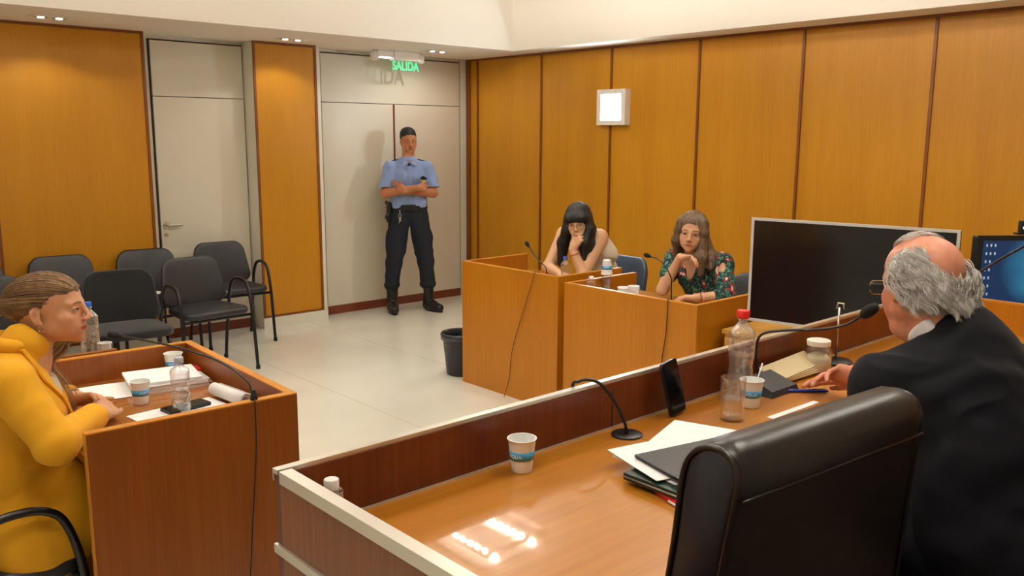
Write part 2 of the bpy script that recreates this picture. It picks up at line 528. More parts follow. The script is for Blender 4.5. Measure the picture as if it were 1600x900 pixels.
# exit sign hanging from the soffit
M_acr = clear_mat('clear_acrylic', (0.97, 1.0, 0.98, 1), 0.03, 0.4, 0.02)
M_green = mat('green_letters', S((50, 200, 125)), rough=0.5, emis=S((60, 225, 140)), estr=0.6)
EX, EY = 4.888, 7.05
ex = thing('exit_sign', 'clear hanging sign with green SALIDA letters below a white housing', 'exit sign', (EX, EY, ZS))
MB().box(-0.03, 0.27, -0.045, 0.045, -0.085, -0.001, 0.006).build('housing', M_lwhite, ex)
b = MB()
b.box(-0.21, -0.03, -0.035, 0.035, -0.06, -0.001, 0.006)
b.build('battery_box', M_lwhite, ex)
for sx_ in (-0.225, 0.30):
    b = MB(); b.lathe([(0.012, -0.10), (0.032, -0.095), (0.040, -0.07), (0.036, -0.03), (0.02, -0.001)], c=(sx_, 0, 0), n=20); b.build('lamp_head', M_lwhite, ex, smooth=True)
MB().box(-0.17, -0.06, -0.03, 0.03, -0.068, -0.06).build('lit_strip', mat('cool_glow', (1, 1, 1, 1), emis=(0.7, 0.85, 1.0, 1), estr=3.0), ex)
MB().box(-0.03, 0.27, -0.003, 0.003, -0.185, -0.086).build('acrylic_plate', M_acr, ex)
text_mesh('letters', 'SALIDA', 0.098, M_green, ex, Matrix.Translation((0.122, -0.005, -0.135)) @ Matrix.Rotation(PI / 2, 4, 'X') @ Matrix.Diagonal((0.95, 1.18, 1, 1)), 0.002, spacing=1.0, offset=0.0018)

# ------------------------------------------------------------------ desks
def witness_desk(label, x0, x1, y0, y1, ztop, zdesk, mv, ends=(1, 1), rz=0.0, loc=None, inner=None, front='x'):
    """box desk: a front panel at x0 facing -x, side panels, a raised rim and a lowered work top.  Local origin at (x0,y0)."""
    w, L = x1 - x0, y1 - y0
    t = thing('courtroom_desk', label, 'desk', loc or (x0, y0, 0), rz, 'veneered courtroom desks')
    T = 0.028
    MB().box(0, T, 0, L, 0.0, ztop - 0.004, 0.001).build('front_panel', mv, t)
    MB().box(T, w, 0, T, 0.0, ztop - 0.004, 0.001).build('side_panel', mv, t)
    MB().box(T, w, L - T, L, 0.0, ztop - 0.004, 0.001).build('side_panel', mv, t)
    e = MB()
    e.box(0, T, 0, L, ztop - 0.004, ztop); e.box(T, w, 0, T, ztop - 0.004, ztop); e.box(T, w, L - T, L, ztop - 0.004, ztop)
    e.box(w, w + 0.002, 0, T, 0, ztop); e.box(w, w + 0.002, L - T, L, 0, ztop)
    e.build('edge_band', M_desk_edge, t)
    MB().box(T + 0.001, w - 0.02, T + 0.001, L - T - 0.001, zdesk - 0.025, zdesk, 0.001).build('work_top', M_top_mid if inner is None else inner, t)
    return t

desk_a = witness_desk('orange-brown veneered desk of the woman with black fringe, nearest the waste bin', 3.745, 4.34, 3.70, 4.635, 0.86, 0.755, M_desk_mid)
desk_b = witness_desk('orange-brown veneered desk of the woman in the floral blouse, beside the television', 3.625, 4.25, 2.585, 3.53, 0.86, 0.755, M_desk_mid)

# left desk (the woman in yellow): open towards -x; right panel, near panel and far panel
LD = thing('courtroom_desk', 'red-brown veneered desk of the woman in the yellow blazer', 'desk', (1.285, 2.425, 0), R(-2.2), 'veneered courtroom desks')
T = 0.028
M_top_left = wood('left_top', S((160, 98, 40)), S((144, 84, 30)), rough=0.25, coat=0.6, grain=(3, 70, 70), fig=(0.8, 6, 6), bump=0.0)
LW, LL = 0.622, 0.93
MB().box(-LW, 0, 0, T, 0, 0.896, 0.001).build('front_panel', M_desk_left, LD)
MB().box(-T, 0, T, LL, 0, 0.896, 0.001).build('side_panel', M_desk_left, LD)
MB().box(-1.35, -T, LL - T, LL, 0, 0.896, 0.001).build('back_panel', M_desk_left, LD)
e = MB(); e.box(-LW, 0, 0, T, 0.896, 0.9); e.box(-T, 0, T, LL, 0.896, 0.9); e.box(-1.35, -T, LL - T, LL, 0.896, 0.9); e.box(-LW - 0.002, -LW, 0, T, 0, 0.9)
e.build('edge_band', M_desk_edge, LD)
MB().box(-0.605, -T - 0.001, T + 0.001, LL - T - 0.001, 0.775, 0.80, 0.001).build('work_top', M_top_left, LD)
# the desk behind it, of which only the rim shows
LD2 = thing('courtroom_desk', 'narrow desk behind the yellow blazer woman with the tall clear bottle on its ledge', 'desk', (1.085, 3.39, 0), R(-2.2), 'veneered courtroom desks')
MB().box(-1.3, -0.03, 0, T, 0, 0.899, 0.001).build('front_panel', M_desk_left, LD2)
MB().box(-T, 0, T, 0.13, 0, 0.855, 0.001).build('side_panel', M_desk_left, LD2)
MB().box(-1.3, -T - 0.001, T + 0.001, 0.13, 0.828, 0.855, 0.001).build('work_top', M_top_left, LD2)

# the long bench on its platform
BX0, BX1, BY1 = 0.722, 3.69, 1.462
ZR, ZD, ZF = 1.08, 0.95, 0.20
pf = struct('floor_platform', MB().box(BX0 + 0.03, BX1 - 0.03, YN, BY1 - 0.03, 0.001, ZF), mat('platform_carpet', S((92, 80, 70)), rough=0.9))
bench = thing('judges_bench', 'long U-shaped wooden bench with a silver rim and glossy top in the foreground', 'bench', (BX0, BY1, 0))
T = 0.020
L = BX1 - BX0
MB().box(0, L, -T, 0, 0.0, ZR - 0.0092).build('front_panel', M_bench, bench)
MB().box(0, T, -1.9, -T, 0.0, ZR - 0.0242).build('side_panel', wood('bench_side_veneer', S((138, 84, 44)), S((116, 66, 32)), rough=0.35, grain=(90, 90, 2.2), fig=(7, 7, 0.5)), bench)
MB().box(L - T, L, -1.9, -T, 0.0, ZR - 0.012).build('side_panel', M_desk_mid, bench)
a = MB()
a.box(-0.003, L + 0.003, -T + 0.004, 0.003, ZR - 0.009, ZR) ; a.box(-0.003, L + 0.003, 0.0001, 0.003, ZR - 0.024, ZR - 0.009); a.build('metal_rim', M_alu, bench)
a = MB(); a.box(-0.003, T + 0.003, -1.9, -T - 0.0031, ZR - 0.024, ZR); a.build('metal_rim', M_alu, bench)
MB().box(L - T - 0.001, L + 0.002, -1.9, -T - 0.0031, ZR - 0.012, ZR - 0.004).build('edge_band', M_desk_edge, bench)
MB().box(-0.008, -0.0001, -1.9, 0.0, ZR - 0.168, ZR - 0.150, 0.001).build('metal_strip', M_alu, bench)
SEAM = 1.66 - BX0
MB().box(T + 0.001, SEAM - 0.0015, -0.605, -T - 0.001, ZD - 0.03, ZD).build('bench_top', M_top, bench)
MB().box(SEAM + 0.0015, L - T - 0.001, -0.605, -T - 0.001, ZD - 0.03, ZD).build('bench_top', M_top, bench)
MB().box(L - 0.62, L - T - 0.001, -1.9, -0.606, ZD - 0.03, ZD).build('bench_top', M_top, bench)
MB().box(T + 0.001, L - T - 0.001, -T - 0.005, -T - 0.0005, ZD, ZD + 0.004).build('joint_strip', M_alu, bench)
MB().box(SEAM + 0.005, SEAM + 0.0075, -T - 0.002, -T + 0.0005, ZD, ZR - 0.03).build('panel_seam', M_gap, bench)

# cabinet, television, clerk desk and monitor beyond the bench
cab = thing('media_cabinet', 'pale wooden cabinet under the television beside the witness desks', 'cabinet', (3.80, 1.60, 0))
M_cab = wood('cabinet_veneer', S((214, 166, 84)), S((196, 146, 66)), rough=0.4, grain=(4, 60, 60), fig=(1, 5, 5))
MB().box(0, 0.62, 0, 0.93, 0.06, 0.70).build('body', M_cab, cab)
MB().box(-0.012, 0.635, -0.012, 0.94, 0.70, 0.722, 0.002).build('top_board', M_cab, cab)
MB().box(0.03, 0.6, 0.02, 0.91, 0.0, 0.06).build('plinth', M_gap, cab)
for k in (0, 1):
    dd = MB().box(-0.018, -0.0005, 0.01 + 0.46 * k, 0.455 + 0.46 * k, 0.08, 0.68, 0.002).build('cabinet_door', M_cab, cab)
    MB().box(-0.03, -0.0181, 0.40 + 0.10 * k, 0.41 + 0.10 * k, 0.33, 0.45, 0.002).build('handle', M_chrome, dd)

def screen(name, label, cat, loc, rz, w, h, bez_, Mb, Ms, depth=0.045, tilt=0.0, lift=0.0, stand=True):
    """a flat screen facing local -y, origin at the foot, screen bottom at z=lift"""
    t = thing(name, label, cat, loc, rz)
    TM = Matrix.Translation((0, 0, lift)) @ Matrix.Rotation(tilt, 4, 'X')
    MB().prism(rrect(w - 0.01, h - 0.01, 0.006, cx=0, cy=h / 2), 0.002, depth, 'y', M=TM).build('back_shell', M_black, t)
    b = MB()
    b.box(-w / 2, w / 2, -0.006, 0.0019, 0, bez_, 0.001, M=TM); b.box(-w / 2, w / 2, -0.006, 0.0019, h - bez_, h, 0.001, M=TM)
    b.box(-w / 2, -w / 2 + bez_, -0.006, 0.0019, bez_, h - bez_, 0.001, M=TM); b.box(w / 2 - bez_, w / 2, -0.006, 0.0019, bez_, h - bez_, 0.001, M=TM)
    b.build('bezel', Mb, t)
    MB().box(-w / 2 + bez_, w / 2 - bez_, -0.002, 0.0018, bez_, h - bez_, M=TM).build('screen', Ms, t)
    if stand:
        s = MB(); s.box(-0.03, 0.03, depth - 0.01, depth + 0.02, 0.012, lift + h * 0.4, 0.004); s.box(-0.15, 0.15, -0.07, 0.12, 0.0005, 0.012, 0.004)
        s.build('stand', M_black, t)
    return t
M_tvscreen = mat('tv_screen_off', S((16, 15, 18)), rough=0.12, spec=0.5)
tvang = math.atan2(-0.172, 0.985)
tv = screen('television', 'large flat television switched off, silver bezel, on the pale cabinet', 'television', (3.94, 1.965, 0.7225), 0, 0.96, 0.53, 0.014, mat('silver_bezel', S((206, 204, 200)), rough=0.35, metal=0.2), M_tvscreen, lift=0.055)
tv.rotation_euler = (0, 0, -PI / 2 + R(9.9))
tv.scale = (1, 1, 1)
clerk = thing('clerk_table', 'plain wooden table under the computer monitor beyond the bench end', 'table', (3.78, 0.35, 0))
MB().box(0, 0.62, 0, 1.1, 0.73, 0.76, 0.002).build('table_top', M_top_mid, clerk)
for (a, c) in ((0.02, 0.02), (0.55, 0.02), (0.02, 1.03), (0.55, 1.03)):
    MB().box(a, a + 0.05, c, c + 0.05, 0, 0.73).build('leg', M_desk_mid, clerk)
# monitor picture: blue desktop with icons
def monitor_mat():
    m = mat('monitor_picture', (0, 0, 0, 1), rough=0.25)
    nt = m.node_tree; b = nt.nodes['Principled BSDF']
    tc = nt.nodes.new('ShaderNodeTexCoord'); mp = nt.nodes.new('ShaderNodeMapping')
    mp.inputs['Location'].default_value = (-0.35, 0, -2.25); mp.inputs['Scale'].default_value = (4.2, 1, 5.5)
    g = nt.nodes.new('ShaderNodeTexGradient'); g.gradient_type = 'SPHERICAL'
    cr = nt.nodes.new('ShaderNodeValToRGB')
    cr.color_ramp.elements[0].position = 0.0; cr.color_ramp.elements[0].color = S((14, 44, 78))
    cr.color_ramp.elements[1].position = 0.8; cr.color_ramp.elements[1].color = S((52, 150, 190))
    n = nt.nodes.new('ShaderNodeTexNoise'); n.inputs['Scale'].default_value = 7
    ad = nt.nodes.new('ShaderNodeMath'); ad.operation = 'MULTIPLY'
    nt.links.new(tc.outputs['Object'], mp.inputs[0]); nt.links.new(mp.outputs[0], g.inputs[0]); nt.links.new(tc.outputs['Object'], n.inputs['Vector'])
    nt.links.new(g.outputs['Fac'], ad.inputs[0]); nt.links.new(n.outputs['Fac'], ad.inputs[1])
    m2 = nt.nodes.new('ShaderNodeMath'); m2.operation = 'MULTIPLY'; m2.inputs[1].default_value = 1.7
    nt.links.new(ad.outputs[0], m2.inputs[0]); nt.links.new(m2.outputs[0], cr.inputs[0])
    nt.links.new(cr.outputs[0], b.inputs['Emission Color']); b.inputs['Emission Strength'].default_value = 0.75
    return m
mon = screen('computer_monitor', 'black computer monitor showing a blue desktop with icons', 'monitor', (4.03, 1.19, 0.7605), 0, 0.52, 0.315, 0.022, M_black, monitor_mat(), lift=0.235)
mon.rotation_euler = (0, 0, R(-38.5))
ic = MB()
M_icon = mat('icon_white', S((150, 172, 192)), rough=0.5, emis=S((170, 190, 205)), estr=0.35)
for r_ in range(7):
    for c_ in range(3 if r_ < 2 else 2):
        ic.box(-0.222 + c_ * 0.018, -0.216 + c_ * 0.018, -0.0036, -0.0022, 0.235 + 0.268 - r_ * 0.034, 0.235 + 0.279 - r_ * 0.034)
ic.build('screen_icons', M_icon, mon)
MB().box(-0.235, 0.235, -0.0034, -0.0022, 0.2575, 0.268).build('task_bar', mat('taskbar', S((20, 26, 34)), rough=0.5), mon)
MB().box(0.0, 0.12, -0.0034, -0.0022, 0.30, 0.44).build('dark_window', mat('darkwin', S((14, 26, 40)), rough=0.5), mon)

# ------------------------------------------------------------------ chairs
M_leather = mat('black_leatherette', S((38, 38, 41)), rough=0.38, spec=0.5, bump=(180, 0.15, 0.001))
M_fabric_blk = mat('black_fabric', S((17, 17, 19)), rough=0.95, sheen=0.2, bump=(400, 0.3, 0.001))
M_frame_blk = mat('black_tube', S((24, 23, 24)), rough=0.35)
M_blueleather = mat('blue_grey_leatherette', S((62, 78, 96)), rough=0.4)
M_greyleather = mat('dark_grey_leatherette', S((64, 66, 68)), rough=0.4)

def cushion(mb, outline, t, dome, M, edge=0.012, n=4):
    """rounded-edge cushion: outline (a,b) ring in local xy, thickness t along z, domed"""
    c = Vector((sum(p[0] for p in outline) / len(outline), sum(p[1] for p in outline) / len(outline)))
    rings = []
    def ring(s_off, z):
        out = []
        for (a, b) in outline:
            v = Vector((a, b)) - c
            k = max(0.0, 1 - s_off / max(v.length, 1e-6))
            out.append((c.x + v.x * k, c.y + v.y * k, z))
        return out
    levels = []
    for k in range(n + 1):
        a = PI / 2 * k / n
        levels.append((edge * (1 - math.sin(a)), edge * (1 - math.cos(a)) ))
    seq = [(o, z) for (o, z) in [(edge * (1 - math.sin(PI / 2 * k / n)), edge * (1 - math.cos(PI / 2 * k / n))) for k in range(n + 1)]]
    full = [(o, z) for (o, z) in seq] + [(o, t - z) for (o, z) in seq[::-1]]
    bm = mb.bm
    vr = []
    for (o, z) in full:
        vr.append([bm.verts.new(M @ Vector(p)) for p in ring(o, z)])
    N = len(outline)
    for r0, r1 in zip(vr[:-1], vr[1:]):
        for i in range(N):
            j = (i + 1) % N
            bm.faces.new((r0[i], r0[j], r1[j], r1[i]))
    # domed caps
    for (base, z0, sgn) in ((vr[0], 0, -0.3), (vr[-1], t, 1.0)):
        prev = base
        for kk, f in enumerate((0.85, 0.65, 0.4, 0.15)):
            z = z0 + dome * sgn * (1 - f * f)
            new = [bm.verts.new(M @ Vector((c.x + (a - c.x) * f, c.y + (b - c.y) * f, z))) for (a, b) in outline]
            for i in range(N):
                j = (i + 1) % N
                bm.faces.new((prev[i], prev[j], new[j], new[i]))
            prev = new
        bm.faces.new(prev)

def warp(o, fn):
    for v in o.data.vertices:
        v.co = fn(v.co)

def visitor_chair(label, arms=True, mseat=M_leather, mback=None, group='black visitor chairs in front of the door wall'):
    """faces local -y, origin on the floor"""
    t = thing('visitor_chair', label, 'chair', group=group)
    mb = MB()
    ol = [(x, y) for (x, y) in rrect(0.47, 0.44, 0.10, 6)]
    ol = [(x * (1.0 + 0.10 * (-y / 0.22)), y - 0.01) for x, y in ol]
    cushion(mb, ol, 0.05, 0.018, Matrix.Translation((0, -0.01, 0.425)), edge=0.02)
    s = mb.build('seat', mseat, t, smooth=True)
    mb = MB()
    ol = [(x * (1 - 0.10 * (y / 0.17)), y) for (x, y) in rrect(0.46, 0.36, 0.085, 8)]
    M = Matrix.Translation((0, 0.235, 0.635)) @ Matrix.Rotation(R(90 - 12), 4, 'X')
    cushion(mb, ol, 0.045, 0.008, M, edge=0.02)
    b = mb.build('backrest', mback or mseat, t, smooth=True)
    warp(b, lambda c: Vector((c.x, c.y - 0.55 * c.x * c.x, c.z)))
    if arms:
        for sx_ in (-1, 1):
            p = bez([(sx_ * 0.275, -0.235, 0.0), (sx_ * 0.268, -0.205, 0.40), (sx_ * 0.264, -0.17, 0.58), (sx_ * 0.262, -0.12, 0.645), (sx_ * 0.262, -0.03, 0.66), (sx_ * 0.262, 0.06, 0.635), (sx_ * 0.262, 0.115, 0.56), (sx_ * 0.26, 0.145, 0.43), (sx_ * 0.262, 0.20, 0.2), (sx_ * 0.268, 0.245, 0.0)], 6)
            MB().tube(p, 0.0125, 10).build('leg_and_arm', M_frame_blk, t, smooth=True)
            MB().lathe([(0.016, 0.0), (0.016, 0.03)], c=(sx_ * 0.275, -0.235, 0), n=12).build('foot_cap', M_black, t, auto=40)
            MB().lathe([(0.016, 0.0), (0.016, 0.03)], c=(sx_ * 0.268, 0.245, 0), n=12).build('foot_cap', M_black, t, auto=40)
        for (xx, yy) in ((0.265, -0.19), (0.26, 0.15)):
            MB().tube([(-xx, yy, 0.41), (xx, yy, 0.41)], 0.011).build('seat_bar', M_frame_blk, t, smooth=True)
    else:
        for sx_ in (-1, 1):
            p = bez([(sx_ * 0.235, -0.215, 0.0), (sx_ * 0.22, -0.17, 0.33), (sx_ * 0.215, -0.13, 0.40), (sx_ * 0.213, -0.02, 0.412), (sx_ * 0.215, 0.10, 0.40), (sx_ * 0.22, 0.15, 0.33), (sx_ * 0.235, 0.235, 0.0)], 6)
            MB().tube(p, 0.0125, 10).build('leg', M_frame_blk, t, smooth=True)
        for yy in (-0.1, 0.09):
            MB().tube([(-0.215, yy, 0.41), (0.215, yy, 0.41)], 0.011).build('seat_bar', M_frame_blk, t, smooth=True)
    for sx_ in (-1, 1):
        p = bez([(sx_ * 0.12, 0.02, 0.415), (sx_ * 0.12, 0.17, 0.415), (sx_ * 0.12, 0.235, 0.46), (sx_ * 0.12, 0.262, 0.60), (sx_ * 0.12, 0.275, 0.70)], 6)
        MB().tube(p, 0.012, 8, flat=0.6).build('back_support', M_frame_blk, t, smooth=True)
    return t

vc = visitor_chair('black leatherette armchair standing alone in the front row, nearest the open floor')
vc.location = (2.53, 6.115, 0); vc.rotation_euler = (0, 0, R(3))
copy_thing(vc, (3.075, 6.885, 0), R(-3), 'black leatherette armchair in the back row in front of the single white door')
ch_c = copy_thing(vc, (2.42, 6.80, 0), R(-6), 'black leatherette armchair in the back row with a white paper on its seat')
copy_thing(vc, (1.80, 6.81, 0), R(-6), 'black leatherette armchair in the back row behind the black fabric chair')
copy_thing(vc, (1.20, 6.80, 0), R(-5), 'black leatherette armchair in the back row at the left edge of the picture')
copy_thing(vc, (1.16, 6.02, 0), R(-2), 'black leatherette armchair in the front row behind the head of the woman in yellow')
fc = visitor_chair('plain black fabric chair without armrests beside the front armchair', False, M_fabric_blk)
fc.location = (1.88, 5.80, 0); fc.rotation_euler = (0, 0, R(-8))

wc = copy_thing(vc, (0.47, 2.87, 0), R(90), 'black armchair the woman in yellow sits on')
wc['group'] = 'chairs under seated people'

def round_back_chair(label, loc, rz, m):
    t = thing('tub_chair', label, 'chair', loc, rz, 'padded chairs behind the witness desks')
    mb = MB()
    cushion(mb, rrect(0.46, 0.44, 0.12, 6), 0.07, 0.02, Matrix.Translation((0, -0.02, 0.40)), edge=0.03)
    mb.build('seat', m, t, smooth=True)
    mb = MB()
    ol = [(x, y) for (x, y) in rrect(0.50, 0.36, 0.12, 8)]
    cushion(mb, ol, 0.055, 0.01, Matrix.Translation((0, 0.255, 0.67)) @ Matrix.Rotation(R(90 - 8), 4, 'X'), edge=0.025)
    b = mb.build('backrest', m, t, smooth=True)
    warp(b, lambda c: Vector((c.x, c.y - 1.6 * c.x * c.x, c.z)))
    for a in range(4):
        x = (-0.19, 0.19)[a % 2]; y = (-0.19, 0.17)[a // 2]
        MB().tube([(x * 1.1, y * 1.1, 0), (x, y, 0.40)], 0.013).build('leg', M_frame_blk, t, smooth=True)
    for sx_ in (-1, 1):
        MB().tube(bez([(sx_ * 0.12, 0.05, 0.395), (sx_ * 0.12, 0.22, 0.40), (sx_ * 0.12, 0.27, 0.5), (sx_ * 0.12, 0.262, 0.62)], 5), 0.012).build('back_support', M_frame_blk, t, smooth=True)
    return t
round_back_chair('blue-grey padded chair behind the woman with black fringe', (4.64, 4.10, 0), R(-90), M_blueleather)
round_back_chair('dark grey padded chair behind the woman in the floral blouse', (4.62, 2.93, 0), R(-90), M_greyleather)

# ------------------------------------------------------------------ leather chairs at the bench
M_exec = mat('dark_leather', S((27, 21, 20)), rough=0.36, spec=0.5, bump=(260, 0.12, 0.001))
M_exec_side = mat('dark_leather_side', S((18, 19, 27)), rough=0.5, bump=(260, 0.12, 0.001))
def executive_chair(label, loc, rz, top=1.02, group='high-back leather chairs at the bench'):
    """faces local +y, rear of the back at local y=0, origin on the platform"""
    t = thing('executive_chair', label, 'chair', loc, rz, group)
    W, z0 = 0.62, 0.48
    # side profile (y, z) of the backrest: rear face, rounded top rolling forward
    prof = [(0.03, z0), (0.012, z0 + 0.15), (-0.005, top - 0.22), (-0.022, top - 0.09), (-0.024, top - 0.045), (-0.012, top - 0.014), (0.016, top), (0.055, top - 0.004), (0.088, top - 0.03), (0.104, top - 0.08), (0.112, top - 0.2), (0.135, z0 + 0.15), (0.15, z0)]
    xs = [-W / 2 + 0.0, -W / 2 + 0.012, -W / 2 + 0.03, -W / 2 + 0.07, -0.1, 0, 0.1, W / 2 - 0.07, W / 2 - 0.03, W / 2 - 0.012, W / 2]
    def sec(x, inset):
        cy = sum(p[0] for p in prof) / len(prof); cz = sum(p[1] for p in prof) / len(prof)
        out = []
        for (y, z) in prof:
            v = Vector((y - 0.055, 0 if z < top - 0.1 else z - (top - 0.1)))
            L_ = v.length
            k = max(0, 1 - inset / L_) if L_ > 0 else 1
            yy = 0.055 + v.x * k; zz = z if z < top - 0.1 else top - 0.1 + v.y * k
            out.append((x, yy, zz))
        return out
    mb = MB()
    rings = []
    for x in xs:
        e = W / 2 - abs(x)
        ins = 0.02 * (1 - min(1, e / 0.03)) ** 2
        rings.append([mb.bm.verts.new(Vector(p)) for p in sec(x, ins)])
    n = len(prof)
    for a, b in zip(rings[:-1], rings[1:]):
        for i in range(n):
            j = (i + 1) % n
            mb.bm.faces.new((a[i], a[j], b[j], b[i]))
    f0 = mb.bm.faces.new(rings[0][::-1]); f1 = mb.bm.faces.new(rings[-1])
    f0.material_index = 1; f1.material_index = 1
    def taper(c):
        return Vector((c.x * (1 - 0.11 * max(0, (c.z - z0)) / (top - z0)), c.y, c.z))
    br = mb.build('backrest', [M_exec, M_exec_side], t, auto=50)
    warp(br, taper)
    # piping along both side edges and the seam below the roll
    for sx_ in (-1, 1):
        x = sx_ * (W / 2 - 0.004)
        MB().tube(bez([(x * (1 - 0.11 * (z - z0) / (top - z0)), 0.055 + (y - 0.055) * 0.86, z if z < top - 0.1 else top - 0.1 + (z - top + 0.1) * 0.87) for (y, z) in prof], 4), 0.0055, 8).build('piping', M_exec, br, smooth=True)
    MB().tube([(-W * 0.44, -0.0225, top - 0.085), (0, -0.0225, top - 0.085), (W * 0.44, -0.0225, top - 0.085)], 0.003, 8).build('seam', M_exec, br, smooth=True)
    mb = MB()
    cushion(mb, rrect(0.52, 0.50, 0.08, 6), 0.10, 0.02, Matrix.Translation((0, 0.36, 0.42)), edge=0.03)
    mb.build('seat', M_exec, t, smooth=True)
    for sx_ in (-1, 1):
        MB().tube(bez([(sx_ * 0.25, 0.16, 0.47), (sx_ * 0.29, 0.14, 0.55), (sx_ * 0.30, 0.16, 0.64), (sx_ * 0.30, 0.24, 0.665), (sx_ * 0.30, 0.40, 0.66), (sx_ * 0.30, 0.46, 0.62), (sx_ * 0.28, 0.47, 0.50), (sx_ * 0.25, 0.44, 0.45)], 6), 0.018, 10).build('armrest', M_black, t, smooth=True)
    MB().lathe([(0.035, 0.08), (0.035, 0.42)], c=(0, 0.36, 0), n=16).build('gas_lift', M_black, t, auto=40)
    mb = MB()
    for k in range(5):
        a = 2 * PI * k / 5
        mb.tube([(0, 0.36, 0.09), (0.3 * math.cos(a), 0.36 + 0.3 * math.sin(a), 0.065)], [0.03, 0.018], 8)
    mb.build('star_base', M_black, t, smooth=True)
    for k in range(5):
        a = 2 * PI * k / 5
        MB().lathe([(0.028, -0.012), (0.028, 0.012)], M=Matrix.Translation((0.3 * math.cos(a), 0.36 + 0.3 * math.sin(a), 0.028)) @ Matrix.Rotation(PI / 2, 4, 'X'), n=14).build('caster', M_black, t, auto=40)
    return t
ex1 = executive_chair('empty dark leather high-back chair in the foreground', (1.40, 0.702, ZF), R(-5), top=1.025)

# ------------------------------------------------------------------ organic surfaces: smooth unions of round cones and ellipsoids, meshed once
import openvdb

def V(*a):
    return np.array(a, dtype=float)

class Blob:
    def __init__(self, voxel):
        self.v = voxel
        self.P = []
    def cone(self, a, b, ra, rb, k=0.01, sub=False):
        a = np.array(a, float); b = np.array(b, float)
        self.P.append(('c', a, b, ra, rb, k, sub)); return self
    def chain(self, pts, rs, k=0.01):
        for i in range(len(pts) - 1):
            self.cone(pts[i], pts[i + 1], rs[i], rs[i + 1], k)
        return self
    def ell(self, c, r, k=0.01, rot=None, sub=False):
        """rot: 3x3 whose columns are the ellipsoid's axes"""
        self.P.append(('e', np.array(c, float), np.array(r, float), np.eye(3) if rot is None else np.array(rot), 0, k, sub)); return self
    def ball(self, c, r, k=0.01, sub=False):
        return self.ell(c, (r, r, r), k, None, sub)
    def bounds(self, p):
        if p[0] == 'c':
            m = max(p[3], p[4])
            return np.minimum(p[1], p[2]) - m, np.maximum(p[1], p[2]) + m
        m = max(p[2])
        ext = np.sqrt(((p[3] * p[2][None, :]) ** 2).sum(1))
        return p[1] - ext, p[1] + ext
    def mesh(self):
        lo = np.min([self.bounds(p)[0] for p in self.P if not p[6]], axis=0) - 0.02
        hi = np.max([self.bounds(p)[1] for p in self.P if not p[6]], axis=0) + 0.02
        n = np.ceil((hi - lo) / self.v).astype(int) + 1
        BG = 0.05
        F = np.full(n, BG, dtype=np.float32)
        ax = [(lo[i] + self.v * np.arange(n[i])).astype(np.float32) for i in range(3)]
        for p in self.P:
            a, b = self.bounds(p)
            pad = p[5] + self.v * 3 + 0.008
            i0 = np.maximum(np.floor((a - pad - lo) / self.v).astype(int), 0)
            i1 = np.minimum(np.ceil((b + pad - lo) / self.v).astype(int) + 1, n)
            if np.any(i1 <= i0):
                continue
            X = ax[0][i0[0]:i1[0]][:, None, None]; Y = ax[1][i0[1]:i1[1]][None, :, None]; Z = ax[2][i0[2]:i1[2]][None, None, :]
            if p[0] == 'c':
                A, B, ra, rb = p[1], p[2], p[3], p[4]
                d = B - A; L2 = max(float(d @ d), 1e-12)
                px, py, pz = X - A[0], Y - A[1], Z - A[2]
                t = np.clip((px * d[0] + py * d[1] + pz * d[2]) / L2, 0, 1)
                D = np.sqrt((px - t * d[0]) ** 2 + (py - t * d[1]) ** 2 + (pz - t * d[2]) ** 2) - (ra + (rb - ra) * t)
            else:
                C_, r, Rm = p[1], p[2], p[3]
                px, py, pz = X - C_[0], Y - C_[1], Z - C_[2]
                q = [px * Rm[0, i] + py * Rm[1, i] + pz * Rm[2, i] for i in range(3)]
                k0 = np.sqrt(sum((q[i] / r[i]) ** 2 for i in range(3)))
                k1 = np.sqrt(sum((q[i] / r[i] ** 2) ** 2 for i in range(3)))
                D = k0 * (k0 - 1.0) / np.maximum(k1, 1e-6)
                D = np.where(k0 < 1e-3, -min(r), D)
            k = max(p[5], 1e-4)
            sl = (slice(i0[0], i1[0]), slice(i0[1], i1[1]), slice(i0[2], i1[2]))
            G = F[sl]
            if p[6]:
                h = np.clip(0.5 - 0.5 * (G + D) / k, 0, 1)
                F[sl] = G + (-D - G) * h + k * h * (1 - h)
            else:
                h = np.clip(0.5 + 0.5 * (D - G) / k, 0, 1)
                F[sl] = D + (G - D) * h - k * h * (1 - h)
        F = np.clip(F, -BG, BG)
        F[0], F[-1], F[:, 0], F[:, -1], F[:, :, 0], F[:, :, -1] = BG, BG, BG, BG, BG, BG
        g = openvdb.FloatGrid(BG)
        g.copyFromArray(np.ascontiguousarray(F))
        pts, quads = g.convertToQuads(isovalue=0.0)
        pts = pts.astype(float) * self.v + lo
        q = quads.astype(int)
        # signed volume decides the winding
        a, b, c = pts[q[:, 0]], pts[q[:, 1]], pts[q[:, 2]]
        if np.einsum('ij,ij->i', a, np.cross(b, c)).sum() < 0:
            q = q[:, ::-1]
        self.F, self.lo = F, lo
        return pts, q

def vnormals(pts, q):
    a = pts[q[:, 2]] - pts[q[:, 0]]; b = pts[q[:, 3]] - pts[q[:, 1]]
    fn = np.cross(a, b)
    n = np.zeros_like(pts)
    for i in range(4):
        np.add.at(n, q[:, i], fn)
    return n / np.maximum(np.linalg.norm(n, axis=1), 1e-12)[:, None]

